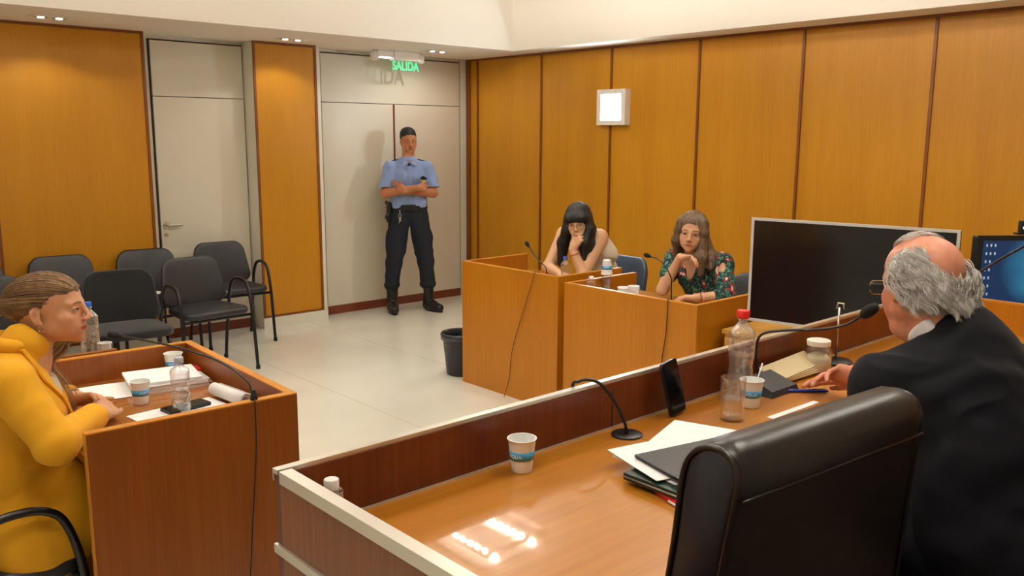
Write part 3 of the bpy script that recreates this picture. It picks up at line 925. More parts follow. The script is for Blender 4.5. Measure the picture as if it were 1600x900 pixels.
def smooth_pts(pts, q, it=1, f=0.5):
    e = np.concatenate([q[:, [0, 1]], q[:, [1, 2]], q[:, [2, 3]], q[:, [3, 0]]])
    for _ in range(it):
        s = np.zeros_like(pts); c = np.zeros(len(pts))
        np.add.at(s, e[:, 0], pts[e[:, 1]]); np.add.at(c, e[:, 0], 1)
        np.add.at(s, e[:, 1], pts[e[:, 0]]); np.add.at(c, e[:, 1], 1)
        pts = pts * (1 - f) + f * s / np.maximum(c, 1)[:, None]
    return pts

# smooth pseudo-random field on points (vectorised value noise)
_perm = np.random.default_rng(11).random(4096)
def vnoise(p, seed=0):
    i = np.floor(p).astype(np.int64); f = p - i
    u = f * f * (3 - 2 * f)
    def h(x, y, z):
        return _perm[(x * 73856093 ^ y * 19349663 ^ z * 83492791 ^ (seed * 2654435761)) & 4095]
    out = 0
    for dx in (0, 1):
        for dy in (0, 1):
            for dz in (0, 1):
                w = (u[:, 0] if dx else 1 - u[:, 0]) * (u[:, 1] if dy else 1 - u[:, 1]) * (u[:, 2] if dz else 1 - u[:, 2])
                out = out + w * h(i[:, 0] + dx, i[:, 1] + dy, i[:, 2] + dz)
    return out * 2 - 1

def make_obj(name, pts, q, m, parent=None, colors=None, smooth=True):
    me = bpy.data.meshes.new(name)
    me.from_pydata(pts.tolist(), [], q.tolist())
    if colors is not None:
        at = me.color_attributes.new('Col', 'FLOAT_COLOR', 'POINT')
        at.data.foreach_set('color', np.concatenate([colors, np.ones((len(colors), 1))], axis=1).astype(np.float32).ravel())
    me.update()
    o = link_mesh(name, me, m, parent, smooth=smooth)
    return o

def blob_obj(name, blob, m, parent=None, disp=None, color=None, relax=1):
    pts, q = blob.mesh()
    if relax:
        pts = smooth_pts(pts, q, relax, 0.5)
    if disp is not None:
        n = vnormals(pts, q)
        pts = pts + n * disp(pts, n)[:, None]
    return make_obj(name, pts, q, m, parent, color(pts) if color is not None else None)

def skin_mat(name, base):
    m = mat(name, base, rough=0.48, spec=0.4, sss=0.25)
    nt = m.node_tree; b = nt.nodes['Principled BSDF']
    a = nt.nodes.new('ShaderNodeVertexColor'); a.layer_name = 'Col'
    n = nt.nodes.new('ShaderNodeTexNoise'); n.inputs['Scale'].default_value = 60; n.inputs['Detail'].default_value = 4
    tc = nt.nodes.new('ShaderNodeTexCoord')
    nt.links.new(tc.outputs['Object'], n.inputs['Vector'])
    mr = nt.nodes.new('ShaderNodeMapRange'); mr.inputs['To Min'].default_value = 0.86; mr.inputs['To Max'].default_value = 1.12
    nt.links.new(n.outputs['Fac'], mr.inputs['Value'])
    mx = nt.nodes.new('ShaderNodeVectorMath'); mx.operation = 'SCALE'
    nt.links.new(a.outputs['Color'], mx.inputs[0]); nt.links.new(mr.outputs[0], mx.inputs['Scale'])
    nt.links.new(mx.outputs[0], b.inputs['Base Color'])
    bp = nt.nodes.new('ShaderNodeBump'); bp.inputs['Strength'].default_value = 0.12; bp.inputs['Distance'].default_value = 0.001
    n2 = nt.nodes.new('ShaderNodeTexNoise'); n2.inputs['Scale'].default_value = 350
    nt.links.new(tc.outputs['Object'], n2.inputs['Vector'])
    nt.links.new(n2.outputs['Fac'], bp.inputs['Height']); nt.links.new(bp.outputs['Normal'], b.inputs['Normal'])
    return m
M_skin = skin_mat('skin', S((200, 150, 120)))

def hair_mat(name, c1, c2, rough=0.55, stretch=(1, 1, 1)):
    m = mat(name, c1, rough=rough, spec=0.5)
    nt = m.node_tree; b = nt.nodes['Principled BSDF']
    tc = nt.nodes.new('ShaderNodeTexCoord')
    mp = nt.nodes.new('ShaderNodeMapping'); mp.inputs['Scale'].default_value = stretch
    n = nt.nodes.new('ShaderNodeTexNoise'); n.inputs['Scale'].default_value = 38 if stretch[2] == 1 else 160; n.inputs['Detail'].default_value = 6; n.inputs['Roughness'].default_value = 0.7
    cr = nt.nodes.new('ShaderNodeValToRGB')
    cr.color_ramp.elements[0].position = 0.38; cr.color_ramp.elements[0].color = c1
    cr.color_ramp.elements[1].position = 0.66; cr.color_ramp.elements[1].color = c2
    nt.links.new(tc.outputs['Object'], mp.inputs['Vector']); nt.links.new(mp.outputs[0], n.inputs['Vector']); nt.links.new(n.outputs['Fac'], cr.inputs[0]); nt.links.new(cr.outputs[0], b.inputs['Base Color'])
    if stretch[2] != 1:
        bp = nt.nodes.new('ShaderNodeBump'); bp.inputs['Strength'].default_value = 0.9; bp.inputs['Distance'].default_value = 0.003
        nt.links.new(n.outputs['Fac'], bp.inputs['Height']); nt.links.new(bp.outputs['Normal'], b.inputs['Normal'])
    return m

class Frame:
    """local frame: x = to the figure's left, -y = facing, z = up; built from a facing yaw plus pitch and roll"""
    def __init__(self, o, face, pitch=0.0, roll=0.0, scale=1.0, st=(1, 1, 1)):
        self.st = np.array(st, float)
        f = np.array([face[0], face[1], 0.0]); f /= np.linalg.norm(f)
        th = math.atan2(f[0], -f[1])
        Rz = np.array(Matrix.Rotation(th, 3, 'Z')); Rx = np.array(Matrix.Rotation(pitch, 3, 'X')); Ry = np.array(Matrix.Rotation(roll, 3, 'Y'))
        self.R = Rz @ Rx @ Ry
        self.o = np.array(o, float); self.s = scale
    def __call__(self, x, y, z):
        return self.o + self.R @ (np.array([x, y, z], float) * self.s * self.st)
    def vec(self, x, y, z):
        return self.R @ np.array([x, y, z], float)
    def inv(self, P):
        return ((P - self.o) @ self.R) / (self.s * self.st)
    def M4(self):
        m = np.eye(4); m[:3, :3] = self.R * self.s; m[:3, 3] = self.o
        return Matrix(m.tolist())

def head(B, fr, jaw=1.0, nose=1.0, fem=True, open_eyes=True, lips=1.0, ears=True):
    s = fr.s; R_ = fr.R
    def E(c, r, k, sub=False): B.ell(fr(*c), np.array(r) * s * (fr.st if max(r) > 0.03 else 1), k * s, R_, sub)
    def C(a, b, ra, rb, k, sub=False): B.cone(fr(*a), fr(*b), ra * s, rb * s, k * s, sub)
    E((0, 0.020, 0.036), (0.0755, 0.095, 0.082), 0.02)
    E((0, -0.018, 0.045), (0.062, 0.066, 0.060), 0.03)          # forehead
    E((0, -0.030, -0.030), (0.056, 0.056, 0.072), 0.03)         # face
    E((0, -0.020, -0.056), (0.047 * jaw, 0.050, 0.036), 0.025)   # jaw
    E((0, -0.066, -0.096), (0.018 * jaw, 0.017, 0.014), 0.028)   # chin
    for sx in (-1, 1):
        E((sx * 0.048 * jaw, 0.002, -0.050), (0.013, 0.020, 0.022), 0.025)
        E((sx * 0.040, -0.056, -0.026), (0.020, 0.018, 0.017), 0.025)   # cheekbone
        E((sx * 0.034, -0.058, -0.056), (0.014, 0.017, 0.022), 0.025)
        C((sx * 0.012, -0.080, 0.021), (sx * 0.042, -0.068, 0.020), 0.009 if fem else 0.011, 0.008, 0.018)   # brow
        E((sx * 0.031, -0.101, -0.001), (0.017, 0.019, 0.012), 0.012, True)     # eye socket
        E((sx * 0.031, -0.0725, 0.0), (0.0135, 0.0125, 0.0115), 0.004)          # eyeball under the lids
        C((sx * 0.018, -0.0845, 0.0075), (sx * 0.044, -0.0765, 0.0055), 0.0028, 0.0025, 0.004)  # upper lid fold
    ny = -0.090 - 0.013 / fr.st[1] ** 3
    C((0, -0.0870, 0.016), (0, ny - 0.003 * nose, -0.024), 0.0082, 0.0084 * nose, 0.010)     # nose ridge
    E((0, ny - 0.004 * nose, -0.0290), (0.0098 * nose, 0.0092, 0.0088), 0.006)
    for sx in (-1, 1):
        E((sx * 0.0115 * nose, -0.0965, -0.0345), (0.0075, 0.0095, 0.0068), 0.006)
    E((0, -0.066, -0.062), (0.028, 0.023, 0.022), 0.02)         # mouth mound
    up, lo = 0.0046 * lips, 0.0056 * lips
    for sx in (-1, 1):
        C((0, -0.0895, -0.0585), (sx * 0.021, -0.0795, -0.0625), up, 0.0022, 0.004)
    C((-0.012, -0.0855, -0.0685), (0.012, -0.0855, -0.0685), lo, lo, 0.005)
    C((-0.022, -0.0825, -0.0632), (0, -0.0945, -0.0632), 0.0012, 0.0012, 0.002, True)
    C((0.022, -0.0825, -0.0632), (0, -0.0945, -0.0632), 0.0012, 0.0012, 0.002, True)
    E((0, -0.093, -0.080), (0.018, 0.007, 0.005), 0.008, True)
    if ears:
        for sx in (-1, 1):
            E((sx * 0.0760, 0.014, -0.008), (0.0060, 0.016, 0.027), 0.006)
            E((sx * 0.0775, 0.020, 0.002), (0.0070, 0.012, 0.018), 0.005)
            E((sx * 0.0845, 0.010, -0.003), (0.006, 0.009, 0.015), 0.004, True)
            E((sx * 0.0755, 0.004, -0.030), (0.006, 0.008, 0.009), 0.005)

def head_color(base, lip, fr, hands=None, blush=0.10, brow=None):
    base = np.array(base[:3]); lip = np.array(lip[:3])
    def f(P):
        L = fr.inv(P)
        c = np.tile(base, (len(P), 1))
        x, y, z = L[:, 0], L[:, 1], L[:, 2]
        def g(cx, cz, sx, sz, ymax=-0.05):
            return np.exp(-((np.abs(x) - cx) / sx) ** 2 - ((z - cz) / sz) ** 2) * (y < ymax)
        bl = g(0.045, -0.035, 0.022, 0.022) * blush + g(0, -0.03, 0.014, 0.012, -0.08) * blush
        c = c * (1 - bl[:, None]) + bl[:, None] * np.array([0.75, 0.22, 0.16])
        edge = 0.0 + np.abs(x)
        l = np.clip(1.6 - np.maximum(np.abs(x) / 0.0225, 0) ** 2 * 1.2 - ((z + 0.0635) / 0.0085) ** 2, 0, 1) * (y < -0.078)
        c = c * (1 - l[:, None]) + lip * l[:, None]
        ls = np.exp(-((z + 0.0634) / 0.0018) ** 2) * (np.abs(x) < 0.022) * (y < -0.078) * 0.7
        c = c * (1 - ls[:, None]) + lip * 0.35 * ls[:, None]
        return c
    return f

M_eyewhite = mat('eye_white', S((214, 206, 198)), rough=0.15)
M_iris = mat('iris_brown', S((62, 38, 22)), rough=0.12)
M_pupil = mat('pupil', S((10, 8, 8)), rough=0.1)
def eyes(fr, parent, gaze=(0, -1, 0), lid=True, lashes=S((30, 20, 16)), closed=False, iris=None, wide=0.0105):
    g = np.array(gaze, float); g /= np.linalg.norm(g)
    for sx in (-1, 1):
        c = fr(sx * 0.031, -0.0735, 0.000)
        if not closed:
            bm = bmesh.new()
            bmesh.ops.create_uvsphere(bm, u_segments=24, v_segments=16, radius=0.0125 * fr.s)
            gw = fr.vec(*g)
            for f in bm.faces:
                d = f.calc_center_median().normalized().dot(Vector(gw))
                f.material_index = 2 if d > 0.975 else (1 if d > 0.87 else 0)
                f.smooth = True
            # only the lens-shaped opening between the lids stays in front of the skin
            for v in bm.verts:
                l = np.array(fr.R.T @ np.array(v.co)) / fr.s
                if abs(l[2]) > 0.0052 * (1 - (l[0] / 0.0150) ** 2):
                    v.co = v.co * 0.86
            me = bpy.data.meshes.new('eye'); bm.to_mesh(me); bm.free()
            o = link_mesh('eye', me, [M_eyewhite, iris or M_iris, M_pupil], parent)
            o.location = c
        if lid:
            pts = [fr(sx * 0.031 + t * 0.0145, -0.0878 + 0.0035 * abs(t) + (0.004 * t * t) + (0.004 if t * sx > 0 else 0) * abs(t), (0.0052 if not closed else -0.001) * (1 - t * t) - 0.0006) for t in np.linspace(-1, 1, 9)]
            MB().tube(pts, [0.0008 * fr.s] + [0.0013 * fr.s] * 7 + [0.0008 * fr.s], 6).build('eyelashes', mat('lash', lashes, rough=0.7), parent, smooth=True)

def brows(fr, parent, m, th=0.0026, z=0.0215, arch=0.004, y0=-0.0905):
    for sx in (-1, 1):
        pts = []
        for t in np.linspace(0, 1, 8):
            x = 0.012 + 0.036 * t
            pts.append(fr(sx * x, y0 + 0.0006 + 0.019 * t * t, z + arch * math.sin(PI * min(1, t * 1.15)) - 0.003 * t))
        MB().tube(pts, [th * fr.s * k for k in (0.8, 1.1, 1.1, 1.0, 0.9, 0.75, 0.6, 0.3)], 8, flat=0.6).build('eyebrow', m, parent, smooth=True)

def hand(B, wrist, d, up, side, curl=(20, 20, 20, 20), s=1.0, spread=3.0, thumb=(0.5, 0.25), k=0.006, thumb_curl=15, base_w=1.0):
    """wrist -> knuckles along d; up = back of the hand; side = +1 if the thumb lies on the +(d x up) side"""
    d = np.array(d, float); d /= np.linalg.norm(d)
    up = np.array(up, float); up -= d * (up @ d); up /= np.linalg.norm(up)
    w = np.cross(d, up) * side               # towards the thumb
    wrist = np.array(wrist, float)
    def pt(a, b, c): return wrist + (d * a + w * b + up * c) * s
    B.cone(wrist, pt(0.02, 0, 0), 0.021 * s, 0.022 * s, 0.012)
    knx = [0.028, 0.009, -0.010, -0.027]
    kny = [0.083, 0.087, 0.082, 0.072]
    for x, y in zip(knx, kny):
        B.cone(pt(0.012, x * 0.55, 0), pt(y, x, 0.001), 0.0135 * s, 0.0105 * s, 0.012)
    B.ell(pt(0.045, 0.0, -0.006), np.array([0.030, 0.012, 0.036]) * s, 0.012, np.stack([w, up, d], axis=1))
    lens = [(0.042, 0.025, 0.020), (0.046, 0.029, 0.021), (0.042, 0.027, 0.020), (0.033, 0.020, 0.018)]
    rad = [0.0084, 0.0086, 0.0082, 0.0072]
    tips = []
    for i in range(4):
        a = R(spread * (1.5 - i))
        dd = d * math.cos(a) + w * math.sin(a)
        p = pt(kny[i], knx[i], 0.001)
        c = curl[i] if isinstance(curl[i], (tuple, list)) else (curl[i], curl[i], curl[i] * 0.7)
        ang = 0
        r = rad[i] * s
        for j in range(3):
            ang += R(c[j])
            v = dd * math.cos(ang) - up * math.sin(ang)
            q = p + v * lens[i][j] * s
            B.cone(p, q, r, r * 0.93, 0.004 if j else 0.006)
            p = q; r *= 0.93
        tips.append(p)
    p0 = pt(0.022, 0.022, -0.006)
    v1 = d * math.cos(thumb[0]) + w * math.sin(thumb[0]) - up * thumb[1]
    v1 /= np.linalg.norm(v1)
    p1 = p0 + v1 * 0.040 * s
    B.cone(p0, p1, 0.0145 * s, 0.0105 * s, 0.012)
    v2 = v1 * math.cos(R(thumb_curl)) + (d * 0.8 - w * 0.5 - up * 0.2) * math.sin(R(thumb_curl)); v2 /= np.linalg.norm(v2)
    p2 = p1 + v2 * 0.032 * s
    B.cone(p1, p2, 0.0102 * s, 0.0092 * s, 0.004)
    v3 = v2 * math.cos(R(thumb_curl)) + (d * 0.8 - w * 0.5 - up * 0.2) * math.sin(R(thumb_curl)); v3 /= np.linalg.norm(v3)
    B.cone(p2, p2 + v3 * 0.024 * s, 0.0092 * s, 0.0076 * s, 0.004)
    return tips

def strands(name, paths, m, parent, r0=0.0011, n=4, taper=True):
    """many thin tubes as one mesh"""
    V_, Q_ = [], []
    base = 0
    for path in paths:
        P = np.array(path)
        T = np.gradient(P, axis=0); T /= np.maximum(np.linalg.norm(T, axis=1), 1e-9)[:, None]
        ref = np.array([0.3, 0.2, 1.0])
        N = np.cross(T, ref); N /= np.maximum(np.linalg.norm(N, axis=1), 1e-6)[:, None]
        Bn = np.cross(T, N)
        m_ = len(P)
        rr = r0 * (1 - (np.linspace(0, 1, m_) ** 2) * (0.85 if taper else 0)) * (0.7 + 0.6 * random.random())
        for k in range(n):
            a = 2 * PI * k / n
            V_.append(P + (N * math.cos(a) + Bn * math.sin(a)) * rr[:, None])
        for k in range(n):
            j = (k + 1) % n
            i = np.arange(m_ - 1)
            Q_.append(np.stack([base + k * m_ + i, base + j * m_ + i, base + j * m_ + i + 1, base + k * m_ + i + 1], axis=1))
        base += n * m_
    return make_obj(name, np.concatenate(V_), np.concatenate(Q_), m, parent)

def crm(pts, n=6):
    return np.array([tuple(p) for p in bez([tuple(p) for p in pts], n)])

# ------------------------------------------------------------------ people
def cloth_disp(amp, scale, seed=0, stretch=(1, 1, 1), extra=None):
    st = np.array(stretch, float)
    def f(P, N):
        q = P * scale * st
        w = vnoise(q * 0.6, seed + 5)[:, None] * 0.9
        d = vnoise(q + w, seed)
        r = (1 - np.abs(d)) ** 2 - 0.5
        out = amp * (r * 0.8 + 0.5 * vnoise(q * 2.3 + w, seed + 1))
        if extra is not None:
            out = out + extra(P, N)
        return out
    return f

# ================================================================ the guard by the door
M_shirt = mat('uniform_shirt', S((132, 152, 196)), rough=0.85, sheen=0.3, bump=(500, 0.15, 0.001))
M_navy = mat('navy_cloth', S((22, 27, 38)), rough=0.9, bump=(500, 0.2, 0.001))
M_boot = mat('boot_leather', S((26, 23, 21)), rough=0.4)
M_hair_black = hair_mat('hair_black', S((9, 7, 7)), S((22, 17, 16)), stretch=(1, 1, 0.05))
SKIN_TAN = S((184, 122, 84)); SKIN_FAIR = S((218, 174, 136)); SKIN_MID = S((206, 160, 126)); SKIN_ROSY = S((206, 152, 116))
def guard():
    G = Frame((4.945, 6.93, 0), (-0.46, -0.89))
    H = Frame((4.975, 6.965, 1.655), (-0.40, -0.91), pitch=R(4), roll=R(-2), scale=0.98)
    B = Blob(0.0055)
    head(B, H, jaw=1.12, nose=1.1, fem=False)
    B.cone(H(0, 0.025, -0.06), G(0, 0.03, 1.46), 0.056, 0.062, 0.03)
    B.cone(G(0, 0.03, 1.46), G(0, 0.03, 1.20), 0.06, 0.11, 0.05)
    B.cone(G(0, 0.03, 1.20), G(0, 0.03, 0.97), 0.095, 0.075, 0.03)
    for s in (-1, 1):
        B.cone(G(0, 0.03, 1.43), G(s * 0.17, 0.03, 1.42), 0.04, 0.045, 0.03)
        B.cone(G(s * 0.185, 0.03, 1.42), G(s * 0.235, -0.02, 1.165), 0.042, 0.036, 0.03)
        B.cone(G(s * 0.08, 0.03, 0.95), G(s * 0.15, 0.0, 0.53), 0.06, 0.045, 0.03)
        B.cone(G(s * 0.15, 0.0, 0.53), G(s * 0.185, 0.03, 0.12), 0.045, 0.035, 0.03)
    # crossed forearms: his right (image left) lies in front
    e = G(-0.235, -0.03, 1.165); w = G(0.055, -0.215, 1.225)
    B.cone(e, w, 0.046, 0.031, 0.02)
    hand(B, w, G.vec(0.9, 0.25, 0.06), G.vec(0.2, -1, 0.2), -1, curl=(35, 40, 45, 45), s=0.95)
    e2 = G(0.235, -0.03, 1.165); w2 = G(-0.06, -0.165, 1.19)
    B.cone(e2, w2, 0.046, 0.031, 0.02)
    hand(B, w2, G.vec(-0.80, 0.05, 0.50), G.vec(-0.2, -1, -0.1), 1, curl=(15, 20, 25, 30), s=0.95)
    p = blob_obj('person', B, M_skin, None, None, head_color(SKIN_TAN, S((150, 84, 70)), H, blush=0.05))
    props(p, 'guard in a light blue uniform shirt and navy trousers, arms crossed, by the double door', 'person', 'people in the courtroom')
    eyes(H, p, gaze=(0.2, -1, -0.25), closed=True)
    brows(H, p, M_hair_black, th=0.0050)
    hB = Blob(0.005)
    hB.ell(H(0, 0.026, 0.046), np.array((0.079, 0.097, 0.079)) , 0.01, H.R)
    hB.ell(H(0, 0.030, 0.085), np.array((0.070, 0.088, 0.055)), 0.02, H.R)
    hB.ell(H(0, -0.012, 0.052), np.array((0.064, 0.069, 0.062)), 0.02, H.R)
    hB.ell(H(0, -0.100, -0.006), np.array((0.066, 0.080, 0.062)), 0.012, H.R, True)
    hB.ell(H(0, 0.02, -0.075), np.array((0.12, 0.075, 0.066)), 0.012, H.R, True)
    for s in (-1, 1): hB.ell(H(s * 0.09, 0.008, -0.01), np.array((0.022, 0.024, 0.034)), 0.006, H.R, True)
    blob_obj('hair', hB, M_hair_black, p, lambda P, N: 0.0015 * vnoise(P * 160, 3))
    # shirt
    S_ = Blob(0.0065)
    S_.ell(G(0, 0.03, 1.30), np.array((0.185, 0.125, 0.17)), 0.05, G.R)
    S_.ell(G(0, 0.025, 1.14), np.array((0.165, 0.118, 0.14)), 0.06, G.R)
    S_.cone(G(-0.085, 0.025, 1.055), G(0.085, 0.025, 1.055), 0.092, 0.092, 0.05)
    S_.ell(G(0, 0.02, 0.93), np.array((0.4, 0.4, 0.10)), 0.01, G.R, True)
    S_.cone(G(0, 0.035, 1.40), G(0, 0.03, 1.465), 0.088, 0.076, 0.04)
    for s in (-1, 1):
        S_.cone(G(s * 0.05, 0.035, 1.445), G(s * 0.165, 0.03, 1.41), 0.05, 0.064, 0.03)
        S_.cone(G(s * 0.18, 0.03, 1.40), G(s * 0.232, -0.01, 1.225), 0.068, 0.064, 0.03)
        S_.ell(G(s * 0.235, -0.018, 1.19), np.array((0.06, 0.07, 0.05)), 0.012, G.R, True)
    S_.cone(H(0, 0.0, -0.02), G(0, 0.02, 1.50), 0.045, 0.045, 0.006, True)
    S_.ell(G(0, -0.075, 1.455), np.array((0.026, 0.04, 0.045)), 0.008, G.R, True)
    blob_obj('shirt', S_, M_shirt, p, cloth_disp(0.010, 11, 2, (1, 1, 0.7)))
    # collar wings, placket, pocket flaps, epaulettes, badge
    for s in (-1, 1):
        c = MB()
        c.poly([G(s * 0.012, -0.062, 1.455), G(s * 0.05, -0.045, 1.487), G(s * 0.072, 0.00, 1.495), G(s * 0.088, -0.02, 1.455), G(s * 0.062, -0.085, 1.425)], [(0, 1, 2, 3, 4)])
        o = c.build('collar', M_shirt, p); sm = o.modifiers.new('s', 'SOLIDIFY'); sm.thickness = 0.006
        c = MB(); c.prism(rrect(0.045, 0.11, 0.015), -0.004, 0.006, 'z', M=G.M4() @ Matrix.Translation((s * 0.14, 0.03, 1.474)) @ Matrix.Rotation(R(s * 14), 4, 'Y') @ Matrix.Rotation(R(90), 4, 'Z'))
        c.build('epaulette', M_navy, p)
        c = MB(); c.prism([(-0.055, 0), (0.055, 0), (0.055, -0.03), (0, -0.048), (-0.055, -0.03)], -0.004, 0.003, 'y', M=G.M4() @ Matrix.Translation((s * 0.088, -0.103, 1.315)) @ Matrix.Rotation(R(s * 16), 4, 'Z') @ Matrix.Rotation(R(8), 4, 'X'))
        c.build('pocket_flap', M_shirt, p)
    MB().prism([(-0.014, -0.17), (0.014, -0.17), (0.014, 0.19), (-0.014, 0.19)], -0.003, 0.003, 'y', M=G.M4() @ Matrix.Translation((0, -0.098, 1.24)) @ Matrix.Rotation(R(-3), 4, 'X')).build('placket', M_shirt, p)
    MB().prism([(-0.03, 0.02), (0.0, 0.035), (0.04, 0.015), (0.03, -0.005), (-0.02, 0)], -0.012, 0.0, 'y', M=G.M4() @ Matrix.Translation((0.115, -0.135, 1.30)) @ Matrix.Rotation(R(20), 4, 'Z')).build('badge', M_navy, p)
    MB().prism([(-0.025, 0.02), (-0.01, 0.005), (0.015, 0.012), (0.028, 0.008), (0.02, -0.018), (-0.01, -0.02)], -0.016, -0.004, 'y', M=G.M4() @ Matrix.Translation((0.110, -0.140, 1.285)) @ Matrix.Rotation(R(20), 4, 'Z')).build('badge', mat('gold_badge', S((214, 178, 40)), rough=0.4), p)
    MB().ell if False else None
    us = Blob(0.004); us.cone(G(0, -0.01, 1.435), G(0, -0.052, 1.425), 0.045, 0.016, 0.01); blob_obj('undershirt', us, M_navy, p)
    # trousers
    T = Blob(0.007)
    T.cone(G(-0.075, 0.025, 0.955), G(0.075, 0.025, 0.955), 0.105, 0.105, 0.03)
    T.cone(G(-0.07, 0.03, 1.0), G(0.07, 0.03, 1.0), 0.095, 0.095, 0.03)
    for s in (-1, 1):
        T.cone(G(s * 0.085, 0.03, 0.90), G(s * 0.135, 0.0, 0.62), 0.108, 0.090, 0.03)
        T.cone(G(s * 0.135, 0.0, 0.62), G(s * 0.158, 0.005, 0.48), 0.086, 0.078, 0.03)
        T.cone(G(s * 0.158, 0.005, 0.48), G(s * 0.178, 0.03, 0.27), 0.076, 0.074, 0.03)
        T.ell(G(s * 0.178, 0.03, 0.26), np.array((0.078, 0.078, 0.035)), 0.02, G.R)
        T.ell(G(s * 0.195, 0.02, 0.72), np.array((0.035, 0.07, 0.08)), 0.03, G.R)
    T.ell(G(0, 0.03, 0.76), np.array((0.012, 0.12, 0.10)), 0.02, G.R, True)
    blob_obj('trousers', T, M_navy, p, cloth_disp(0.010, 8, 4, (1, 1, 0.8)))
    # belt with buckle, holster and keys
    b = MB()
    ring = [G(0.182 * math.cos(a), 0.026 + 0.112 * math.sin(a), 1.03) for a in np.linspace(0, 2 * PI, 37)[:-1]]
    pts_out = []
    for z in (-0.028, 0.028):
        pts_out.append([r_ + np.array([0, 0, z]) for r_ in ring])
    cen = G(0, 0.028, 1.025)
    inn = [[cen * 0.06 + q * 0.94 if False else q + (cen - q) * 0.07 * np.array([1, 1, 0]) for q in row] for row in pts_out]
    n = len(ring)
    P_ = pts_out[0] + pts_out[1] + inn[0] + inn[1]
    F_ = []
    for i in range(n):
        j = (i + 1) % n
        F_ += [(i, j, n + j, n + i), (2 * n + i, 3 * n + i, 3 * n + j, 2 * n + j), (n + i, n + j, 3 * n + j, 3 * n + i), (i, 2 * n + i, 2 * n + j, j)]
    belt = b.poly(P_, F_).build('belt', M_black, p, smooth=False)
    MB().box(-0.03, 0.03, -0.094, -0.082, 0.998, 1.052, 0.004, M=G.M4()).build('buckle', M_boot, belt)
    hb = Blob(0.005); hb.cone(G(-0.19, 0.0, 1.05), G(-0.20, 0.01, 0.90), 0.032, 0.022, 0.01); hb.cone(G(-0.20, -0.02, 1.06), G(-0.215, 0.03, 1.075), 0.018, 0.018, 0.01); hb.cone(G(-0.215, -0.01, 0.95), G(-0.22, 0.02, 0.93), 0.02, 0.018, 0.01)
    blob_obj('holster', hb, M_black, p)
    k = MB()
    k.tube([G(-0.105 + 0.012 * math.cos(a), -0.094, 0.955 + 0.018 * math.sin(a)) for a in np.linspace(0, 2 * PI, 17)], 0.0025, 6)
    k.tube([G(-0.105, -0.090, 1.01), G(-0.103, -0.095, 0.973)], 0.004, 6)
    k.tube([G(-0.108, -0.096, 0.938), G(-0.112, -0.097, 0.885)], [0.005, 0.003], 6)
    k.tube([G(-0.100, -0.096, 0.938), G(-0.097, -0.097, 0.90)], [0.005, 0.003], 6)
    k.build('keys', mat('keys_metal', S((200, 200, 205)), rough=0.3, metal=0.8), p, smooth=True)
    # boots
    for s, toe in ((-1, (0.02, -0.99)), (1, (0.50, -0.86))):
        ax_ = G(s * 0.182, 0.02, 0)
        t = G.vec(toe[0], toe[1], 0)
        Bt = Blob(0.005)
        up = np.array([0, 0, 1.0])
        Bt.cone(ax_ + up * 0.27, ax_ + up * 0.10, 0.052, 0.048, 0.02)
        Bt.cone(ax_ + up * 0.06, ax_ + up * 0.052 + t * 0.06, 0.052, 0.05, 0.02)
        Bt.cone(ax_ + up * 0.052 + t * 0.06, ax_ + up * 0.043 + t * 0.165, 0.05, 0.042, 0.03)
        Bt.cone(ax_ + up * 0.05 - t * 0.025, ax_ + up * 0.12, 0.045, 0.045, 0.02)
        Bt.ell(ax_ - up * 0.10 + t * 0.06, (0.4, 0.4, 0.1), 0.004, None, True)
        bt = blob_obj('boot', Bt, M_boot, p, lambda P, N: 0.002 * vnoise(P * 60, 8))
        so = MB()
        out = [(0.045 * math.sin(a) * (1.0 if math.cos(a) > 0 else 0.85), 0.055 + (0.155 if math.cos(a) > 0 else 0.10) * math.cos(a)) for a in np.linspace(0, 2 * PI, 25)[:-1]]
        sd = np.array([t[1], -t[0], 0])
        so.prism(out, 0.001, 0.022, 'z', M=Matrix(((sd[0], t[0], 0, ax_[0]), (sd[1], t[1], 0, ax_[1]), (0, 0, 1, 0), (0, 0, 0, 1))))
        so.build('sole', M_black, bt)
        lc = MB()
        for z in (0.10, 0.13, 0.16, 0.19, 0.22):
            c_ = ax_ + up * z + t * (0.052 if z > 0.11 else 0.07)
            lc.tube([c_ + sd * 0.02, c_ + t * 0.004, c_ - sd * 0.02], 0.003, 6)
        lc.build('laces', M_black, bt)
    return p
guard()

# ================================================================ seated figures
def flow_hair(fr, B, pts_fn=None):
    pass

